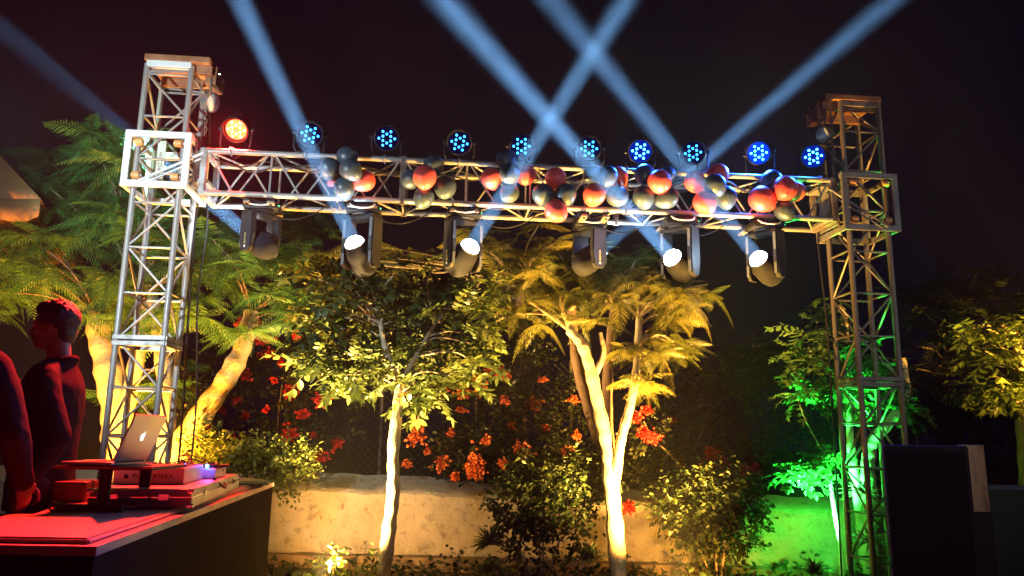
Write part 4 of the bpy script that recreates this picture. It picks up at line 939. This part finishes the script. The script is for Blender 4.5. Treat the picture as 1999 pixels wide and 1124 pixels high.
MB().tube(curve_pts([CF @ Vector((-.18,-Lc/2-.002,.05)), CF @ Vector((-.15,-Lc/2-.05,.02)), CF @ Vector((-.02,-Lc/2-.065,.012)), CF @ Vector((.03,-Lc/2-.03,.03)), CF @ Vector((.04,-Lc/2-.002,.055))], 5), .006, 6).build('handle_strap', M_RED if 'M_RED' in globals() else mat('red_strap', (.35,.08,.07), None, .5), g, True)
c2 = cc+ax_y*-.20-ax_x*.05+UPZ*.088; g = gear('dj_mixer', c2, 'pale box-shaped DJ mixer with dark lettering on the flight case', 'mixer')
MB().box((0,0,.042), (.33,.50,.080), CF, .006).build('body', M_CASEP, g); MB().box((0,0,.0845), (.31,.47,.004), CF).build('faceplate', M_BLACK, g)
for i in range(4):
    for j in range(5): MB().lathe([(.009,0),(.008,.014),(.001,.015)], 10, CF @ Matrix.Translation((-.11+i*.07, -.18+j*.055, .087))).build('knob', M_CHROME if (i+j) % 3 else M_CASEP, g, True)
for i in range(4): MB().box((-.11+i*.07, .15, .092), (.014,.022,.012), CF, .002).build('fader', M_CASEP, g)
to = text('lettering', 'POWERMAX', .034, M_BLACK, g); to.matrix_local = frame(CF @ Vector((.02,-.2515,.040)), ax_x, UPZ, -ax_y)
MB().lathe([(.011,0),(.011,.001)], 16, frame(CF @ Vector((-.105,-.2512,.040)), ax_x, UPZ, -ax_y)).build('emblem', M_BLACK, g)
for dx, dy, c_ in ((-.06,-.24,(1,.55,.5)), (.0,-.235,(1,.75,.5)), (.03,-.238,(1,.7,.45))): MB().ball(CF @ Vector((dx,dy,.090)), .007, 8, 6).build('indicator', emat('indicator_light', c_, 3, False), g)
c3 = cc+ax_y*.27+ax_x*.03+UPZ*.088; g = gear('dj_player', c3, 'flat dark DJ player with a bright blue light behind the mixer', 'player')
MB().box((0,0,.03), (.30,.38,.055), CF, .008).build('body', M_CASEP, g); MB().box((0,0,.0595), (.285,.36,.004), CF).build('faceplate', M_DKGREY, g)
MB().lathe([(.10,0),(.10,.012),(.092,.018),(.03,.018),(.001,.0175)], 28, CF @ Matrix.Translation((0,-.04,.0615))).build('jog_wheel', M_CHROME, g, True)
for i in range(3): MB().box((.115,-.12+i*.05,.065), (.02,.03,.008), CF, .002).build('button', M_CASEP, g)
bl = MB().ball(CF @ Vector((.10,-.185,.072)), .010, 10, 8).build('blue_indicator', emat('blue_indicator_light', (.04,.25,1), 45, False), g)
pl = bpy.data.lights.new('blue_indicator_glow', 'POINT'); pl.energy = .5; pl.color = (.05,.12,1); pl.shadow_soft_size = .01
po = bpy.data.objects.new('blue_indicator_glow', pl); COL.objects.link(po); po.location = c3+(CF @ Vector((.125,-.225,.09)))
c4 = cc-ax_y*.32-ax_x*.42; c4.z = TZ; g = gear('leather_case', c4, 'small dark strapped leather box beside the laptop stand', 'box')
MB().box((0,0,.05), (.16,.20,.10), CF, .015).build('body', mat('red_brown_leather', (.05,.015,.012), (.12,.05,.04), .45, 0, 14), g); MB().box((0,0,.05), (.165,.03,.104), CF, .003).build('strap', M_BLACK, g)
rnd = random.Random(9)
for k, (lb, r) in enumerate([('black cable tangle on the far end of the flight case', .006), ('thick black cable coiled on the DJ player', .008), ('thin reddish cable trailing across the flight case', .004), ('grey cable looping up above the table gear', .004), ('black cable hanging over the flight case side', .006), ('black adaptor cable curling beside the DJ player', .006)]):
    c0 = cc+ax_y*(.20+.07*k)+ax_x*(.10-.03*k)+UPZ*.10; p_ = []
    for j in range(9): p_.append(c0+ax_y*rnd.uniform(-.22,.26)+ax_x*rnd.uniform(-.16,.14)+UPZ*(.02+abs(rnd.gauss(0,.028))+(.10 if k == 3 and j in (3,4) else 0)))
    if k == 4: p_ = [cc+ax_y*(-.05+.09*j)+ax_x*(.19+.055*math.sin(j*1.2))+UPZ*(.10-.06*abs(math.sin(j*1.2))) for j in range(7)]
    cable(p_, r, lb, 'cable', 'cables lying on the DJ gear')
t = empty('headphones', cc+ax_y*.46+ax_x*.02+UPZ*.10, 'black headphones lying on the cables at the end of the flight case', 'headphones')
MB().tube([(.075*math.cos(a), .02, .02+.075*math.sin(a)*.5) for a in [R_(10*i) for i in range(0,19)]], .008, 6).build('headband', M_BLACK, t, True)
for s in (-1,1): MB().lathe([(.01,-.015),(.038,-.012),(.042,.0),(.034,.012),(.01,.010)], 18, frame((s*.075,.02,.03), (0,1,0), (0,0,1), (s,0,0))).build('ear_cup', M_FACE, t, True)
# ------------------------------------------------------------------ people
def fused(name, mb, mt, par, vox, sm=6, disp=None):
    o = mb.build(name, mt, par, True)
    r = o.modifiers.new('fuse', 'REMESH'); r.mode = 'VOXEL'; r.voxel_size = vox; r.use_smooth_shade = True
    s = o.modifiers.new('soften', 'SMOOTH'); s.factor = .5; s.iterations = sm
    if disp:
        tx = bpy.data.textures.new(name, 'CLOUDS'); tx.noise_scale = disp[0]; d = o.modifiers.new('folds', 'DISPLACE'); d.texture = tx; d.strength = disp[1]; d.mid_level = .5; d.texture_coords = 'LOCAL'
    return o
def limb(b, pts, rs): 
    b.tube(curve_pts(pts, 5), np.interp(np.linspace(0, 1, (len(pts)-1)*5+1), np.linspace(0, 1, len(rs)), rs).tolist(), 14)
    b.ball(pts[0], rs[0], 14, 10); b.ball(pts[-1], rs[-1], 14, 10)
def hand(b, w, d, pn_, k):     # wrist w, pointing d, palm normal pn_, curl k, thumb side = d x pn_
    d = d.normalized(); pn_ = (pn_-d*pn_.dot(d)).normalized(); sd = d.cross(pn_)
    F = frame(w+d*.045, d, sd, pn_); b.ball((0,0,0), (.050,.040,.016), 14, 10, F)
    for j, (l, o) in enumerate([(.068,.030), (.078,.010), (.072,-.011), (.056,-.030)]):
        p = w+d*.082+sd*o; pts = [w+d*.05+sd*o*.8, p]; a = k*.4
        for m in range(3): a += k; dd = d*math.cos(a)+pn_*math.sin(a); p = p+dd*l*(.42,.32,.26)[m]; pts.append(p)
        b.tube(pts, [.010,.0098,.009,.0085,.007], 8)
    p = w+d*.02+sd*.03; b.tube([p, p+(d*.5+sd*.8).normalized()*.03, p+(d*.7+sd*.55+pn_*.3).normalized()*.062, p+(d*.9+sd*.2+pn_*.5).normalized()*.088], [.013,.012,.010,.008], 8)
M_SKIN = mat('skin', (.22,.12,.08), (.18,.10,.065), .5, 0, 12, .3, .7, .05, 90)
M_HAIR = mat('black_hair', (.012,.010,.010), (.03,.024,.02), .38, 0, 60, .3, .7, .9, 160)
M_JACK = mat('dark_jacket', (.010,.008,.010), (.018,.014,.016), .85, 0, 9, .3, .7, .25, 120, spec=.12)
M_JACK2 = mat('dark_suit', (.022,.012,.012), (.03,.018,.018), .85, 0, 9, .3, .7, .25, 150, spec=.12)
M_TROU = mat('dark_trousers', (.02,.02,.025), None, .8)
def person(loc, rz, hz_, label, jm, arms, headturn=0, fat=1.0):
    """local frame: +x is where the chest faces, z up, drawn for a height of 1.78 and scaled"""
    t = empty('person', loc, label, 'person', None, rz); sc = hz_/1.78; t.scale = (sc, sc, sc)
    b = MB(); V = Vector
    nk = V((.0,0,1.46)); hc = V((.035,0,1.655)); HR = Matrix.Translation(hc) @ Matrix.Rotation(headturn, 4, 'Z')
    b.ball((-.012,0,.028), (.094,.075,.098), 20, 14, HR); b.ball((.022,0,-.035), (.062,.056,.075), 18, 12, HR)     # skull, jaw
    b.ball((.060,0,-.083), (.024,.024,.018), 12, 8, HR)                                                          # chin
    b.tube([HR @ V((.078,0,.020)), HR @ V((.096,0,-.008)), HR @ V((.108,0,-.022)), HR @ V((.090,0,-.034))], [.008,.010,.013,.010], 8)   # nose
    for s in (-1,1):
        b.ball((.072,s*.030,.030), (.018,.024,.009), 10, 8, HR); b.ball((.060,s*.042,-.018), (.022,.020,.020), 10, 8, HR)
        b.ball((-.008,s*.078,-.006), (.019,.008,.031), 12, 8, HR)                                                # ear
    b.ball((.085,0,-.050), (.013,.024,.006), 10, 8, HR); b.ball((.083,0,-.062), (.012,.021,.006), 10, 8, HR)     # lips
    b.tube([V((-.02,0,1.42)), V((-.008,0,1.50)), V((.008,0,1.60))], [.066,.056,.056], 14)
    tor = [(.0,.90,.155,.115),(.0,1.02,.150,.108),(.005,1.15,.150,.112),(.01,1.28,.168,.118),(.0,1.38,.165,.108),(-.01,1.44,.10,.075)]
    b.loft([(0,.84,.14,.10)]+tor+[(-.012,1.48,.06,.055)])
    for s in (-1,1):
        limb(b, [V((0,s*.09,.92)), V((.01,s*.10,.50)), V((-.01,s*.10,.10))], [.088,.058,.042])
        b.ball((.06,s*.10,.045), (.13,.045,.04), 14, 8)
    for s, (el, wr, hd, pn_, k) in zip((-1,1), arms):
        el, wr, hd, pn_ = V(el), V(wr), V(hd), V(pn_)
        limb(b, [V((-.01,s*.175,1.385)), (V((-.01,s*.18,1.385))+el)/2+V((0,s*.01,0)), el], [.056,.050,.042]); limb(b, [el, (el+wr)/2, wr], [.042,.038,.028]); hand(b, wr, hd, pn_, k)
    fused('body', b, M_SKIN, t, .0075, 4)
    for s in (-1,1): MB().ball(HR @ V((.0715, s*.030, .014)), .0125, 12, 8).build('eye', mat('eye_white', (.6,.58,.55), None, .15) if s < 0 else bpy.data.materials['eye_white'], t, True)
    h = MB(); h.ball((-.026,0,.050), (.098,.086,.092), 20, 14, HR); h.ball((.038,0,.098), (.052,.062,.034), 16, 10, HR); h.ball((-.062,0,-.012), (.050,.064,.065), 14, 10, HR)
    h.ball((.03,.01,.118), (.05,.05,.022), 14, 10, HR)
    rr = random.Random(5)
    for _ in range(90):
        a = rr.uniform(0, 6.28); e = rr.uniform(.15, 1.5); p = V((-.022+.095*math.cos(a)*math.cos(e), .084*math.sin(a)*math.cos(e), .052+.094*math.sin(e)))
        if p.x > .055 and p.z < .09: continue
        q = V((.022, .006*math.sin(a), -.008)); h.tube([HR @ p, HR @ (p+q*.6+V((0,0,.006))), HR @ (p+q*1.2)], [.008,.007,.003], 5)
    fused('hair', h, M_HAIR, t, .005, 2)
    j = MB()
    j.loft([(0,.78,.185*fat,.145*fat),(0,.80,.19*fat,.15*fat),(0,.95,.182*fat,.142*fat),(.005,1.10,.180*fat,.140*fat),(.008,1.24,.195*fat,.150*fat),(.004,1.36,.190*fat,.142*fat),(-.006,1.44,.135,.105),(-.010,1.485,.082,.080),(-.010,1.50,.07,.07)])
    for s, (el, wr, hd, pn_, k) in zip((-1,1), arms):
        el, wr = V(el), V(wr); limb(j, [V((-.01,s*.105,1.435)), V((-.01,s*.185,1.395)), (V((-.01,s*.19,1.385))+el)/2+V((0,s*.012,0)), el], [.055,.074,.068,.060]); limb(j, [el, (el+wr)/2, wr-(wr-el)*.06], [.060,.054,.046])
    n = 18     # standing collar
    cv_ = [V((-.012+.072*math.cos(6.283*i/n), .078*math.sin(6.283*i/n), 1.475-.035*math.cos(6.283*i/n))) for i in range(n+1) if not (i in (0, n))]
    j.tube(cv_, .020, 8); 
    fused('jacket', j, jm, t, .010, 5, (.16, .022))
    tr = MB()
    for s in (-1,1): limb(tr, [V((0,s*.09,.90)), V((.01,s*.10,.50)), V((-.01,s*.10,.09))], [.108,.080,.066])
    tr.ball((0,0,.88), (.135,.175,.09), 16, 10); fused('trousers', tr, M_TROU, t, .012, 4)
    for s in (-1,1): MB().ball((.06,s*.10,.045), (.150,.054,.046), 16, 8).build('shoe', M_BLACK, t, True)
    return t
# the DJ: chest turned to the left, seen from the side
djr = R_(192)
dj = person((-2.37, 4.02, 0), djr, 1.86, 'man in a dark jacket seen from the side, looking left behind the laptop', M_JACK,
    [((-.10,-.26,1.12), (.10,-.30,1.02), (.9,.1,-.25), (0,0,-1), .25) if False else ((.06,.0-.27,1.10), (.26,-.14,1.40), (.35,.25,.9), (.6,.4,-.1), .55),
     ((-.13,.27,1.12), (-.05,.30,.93), (.3,.1,-.9), (.0,-1,0), .30)], R_(-4))
dm = Matrix.Translation((-2.37,4.02,0)) @ Matrix.Rotation(djr, 4, 'Z') @ Matrix.Scale(1.86/1.78, 4)
hp = dm @ Vector((.34,-.10,1.47)); t = empty('headphones', hp, 'shiny dark headphones held up in front of the man in the dark jacket', 'headphones')
MB().tube([(.062*math.cos(a), .03*math.sin(a), .075*math.sin(a)) for a in [R_(12*i) for i in range(0,16)]], .008, 6).build('headband', M_BLACK, t, True)
for s in (-1,1): MB().lathe([(.01,-.018),(.036,-.014),(.042,.0),(.034,.012),(.01,.014)], 18, frame((s*.062,0,-.01), (0,0,1), (1,0,0), (0,-1,0))).build('ear_cup', M_FACE, t, True)
p1 = person((-2.46, 3.42, 0), R_(78), 1.88, 'man in a dark suit at the left edge with a red lit shoulder', M_JACK2,
    [((-.02,-.35,1.12), (.10,-.31,.93), (.3,.1,-.9), (0,1,0), .35), ((-.02,.27,1.10), (.08,.27,.88), (.2,0,-1), (0,-1,0), .3)], R_(10), 1.16)
# ------------------------------------------------------------------ loudspeaker and the things beside it
cL, cR = at(1732, 868, 3.6), at(1880, 870, 3.6); wC = cR.x-cL.x; hC = cL.z
t = empty('loudspeaker', ((cL.x+cR.x)/2+.09, 3.80, 0), 'tall black loudspeaker cabinet in front of the right tower', 'loudspeaker', rz=R_(-25))
M_CAB = mat('black_cabinet_paint', (.007,.008,.013), (.011,.012,.018), .8, 0, 30, .35, .65, .2, 120, spec=.12)
MB().box((0,0,hC/2), (wC,.42,hC), None, .012).build('cabinet', M_CAB, t, True)
N = NT('grille_cloth'); p = N.n('ShaderNodeBsdfPrincipled', i_Roughness=.85); p.inputs['Base Color'].default_value = (.004,.0045,.008,1); p.inputs['Specular IOR Level'].default_value = .06
vv = N.n('ShaderNodeTexVoronoi', i_Scale=180); b_ = N.n('ShaderNodeBump', i_Strength=.5, i_Distance=.002); N.l(vv.outputs[0], b_.inputs['Height']); N.l(b_.outputs[0], p.inputs['Normal']); N.l(p.outputs[0], N.out.inputs[0])
MB().box((0,-.214,hC/2+.02), (wC-.03,.012,hC-.10), None, .004).build('grille', N.m, t)
for s in (-1,1): MB().box((s*(wC/2+.002),-.02,hC*.62), (.006,.12,.07), None, .002).build('handle', M_BLACK, t)
for x in (-1,1):
    for y in (-1,1): MB().box((x*(wC/2-.02), y*.19, .012), (.04,.04,.024)).build('foot', M_RUBBER, t)
M_WOOD = NT('weathered_wood'); p = M_WOOD.n('ShaderNodeBsdfPrincipled', i_Roughness=.7); tc = M_WOOD.n('ShaderNodeTexCoord'); mp = M_WOOD.n('ShaderNodeMapping'); mp.inputs['Scale'].default_value = (14,14,2.2)
M_WOOD.l(tc.outputs['Object'], mp.inputs[0]); nz = M_WOOD.noise(2.5, 6, .7, vec=mp.outputs[0]); r = M_WOOD.ramp(nz.outputs[0], [(.35, (.30,.17,.09)), (.5, (.45,.29,.18)), (.68, (.12,.06,.035))]); M_WOOD.l(r.outputs[0], p.inputs['Base Color']); M_WOOD.l(p.outputs[0], M_WOOD.out.inputs[0])
a = at(1896, 872, 4.15); h_ = a.z
t = empty('wooden_post', (a.x, 4.16, 0), 'worn wooden post end showing above the dark box right of the loudspeaker', 'post')
MB().box((0,0,h_-.16), (.094,.09,.34), None, .006).build('post_top', M_WOOD.m, t, True); MB().box((0,0,(h_-.33)/2), (.105,.10,h_-.33), None, .005).build('post_wrap', M_BLACK, t)
d0 = at(1955, 955, 4.3)
t = empty('draped_box', (at(1980, 950, 4.3).x, 4.55, 0), 'low box under a dark green cloth at the right edge', 'box'); gz = d0.z
M_GRC = mat('dark_green_cloth', (.02,.045,.03), (.03,.06,.04), .85, 0, 5, .3, .7, .3, 30)
cb = MB(); n = 40; prof = []
W_, D_ = .36, .25
for z, ex_ in ((gz, .0), (gz-.015, .012), (gz*.5, .03), (.02, .045)):
    for i in range(n):
        A = 6.283*i/n; c_, s_ = math.cos(A), math.sin(A); k = 1/max(abs(c_)/1, abs(s_)/1); w2 = .012*math.sin(A*9)*(1-z/gz)
        cb.v.append(((W_+ex_)*c_*k*1+w2*c_, (D_+ex_)*s_*k+w2*s_, z))
cb.f = [(i+n*j, (i+1) % n+n*j, (i+1) % n+n*(j+1), i+n*(j+1)) for j in range(3) for i in range(n)]+[tuple(range(n))]
cb.build('cloth', M_GRC, t, True)
MB().box((0,0,gz/2-.02), (W_*1.8, D_*1.8, gz-.06)).build('box', M_BLACK, t)
# ------------------------------------------------------------------ white tent corner at the left edge; orange light is in its fabric colour
M_TENT = mat('orange_lit_fabric', (.15,.07,.022), (.11,.05,.018), .8, 0, 3, .3, .7, .3, 18)
t = empty('party_tent', (-8, 6.4, 0), 'fabric canopy corner at the left edge with orange light painted into its colour', 'tent'); L = Vector((8,-6.4,0))
c0 = at(80, 388, 6.5); apex = c0+Vector((-2.0, .6, 1.9)); cA = c0+Vector((-3.6,.15,.0)); cB = c0+Vector((-1.1, 2.6, -.05)); cC = cA+(cB-c0)
def sheet(a, b, ap, nm, sagd=.10):
    m = MB(); n = 14
    for i in range(n+1):
        s = i/n
        for j in range(n+1-i if False else n+1):
            q = j/n; base = a+(b-a)*q; p = base+(ap-base)*s; p = p-UPZ*sagd*math.sin(math.pi*s)*(.6+.4*math.sin(math.pi*q)); m.v.append(tuple(p+L))
    m.f = [(i*(n+1)+j, i*(n+1)+j+1, (i+1)*(n+1)+j+1, (i+1)*(n+1)+j) for i in range(n) for j in range(n)]
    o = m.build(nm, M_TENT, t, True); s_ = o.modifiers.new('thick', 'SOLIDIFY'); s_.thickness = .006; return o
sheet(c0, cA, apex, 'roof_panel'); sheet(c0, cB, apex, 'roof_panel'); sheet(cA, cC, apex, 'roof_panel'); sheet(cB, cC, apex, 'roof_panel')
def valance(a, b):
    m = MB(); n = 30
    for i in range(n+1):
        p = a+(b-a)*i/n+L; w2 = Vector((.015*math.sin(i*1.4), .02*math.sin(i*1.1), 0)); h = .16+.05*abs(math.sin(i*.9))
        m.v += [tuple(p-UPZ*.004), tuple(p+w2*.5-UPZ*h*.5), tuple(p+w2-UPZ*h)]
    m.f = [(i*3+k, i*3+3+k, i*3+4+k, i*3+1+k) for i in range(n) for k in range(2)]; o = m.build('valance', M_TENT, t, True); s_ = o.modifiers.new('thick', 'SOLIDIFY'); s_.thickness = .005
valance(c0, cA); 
for p in (cA, cC): MB().tube([Vector((p.x,p.y,0))+L, p+L], .03, 8).build('pole', M_ALU, t)
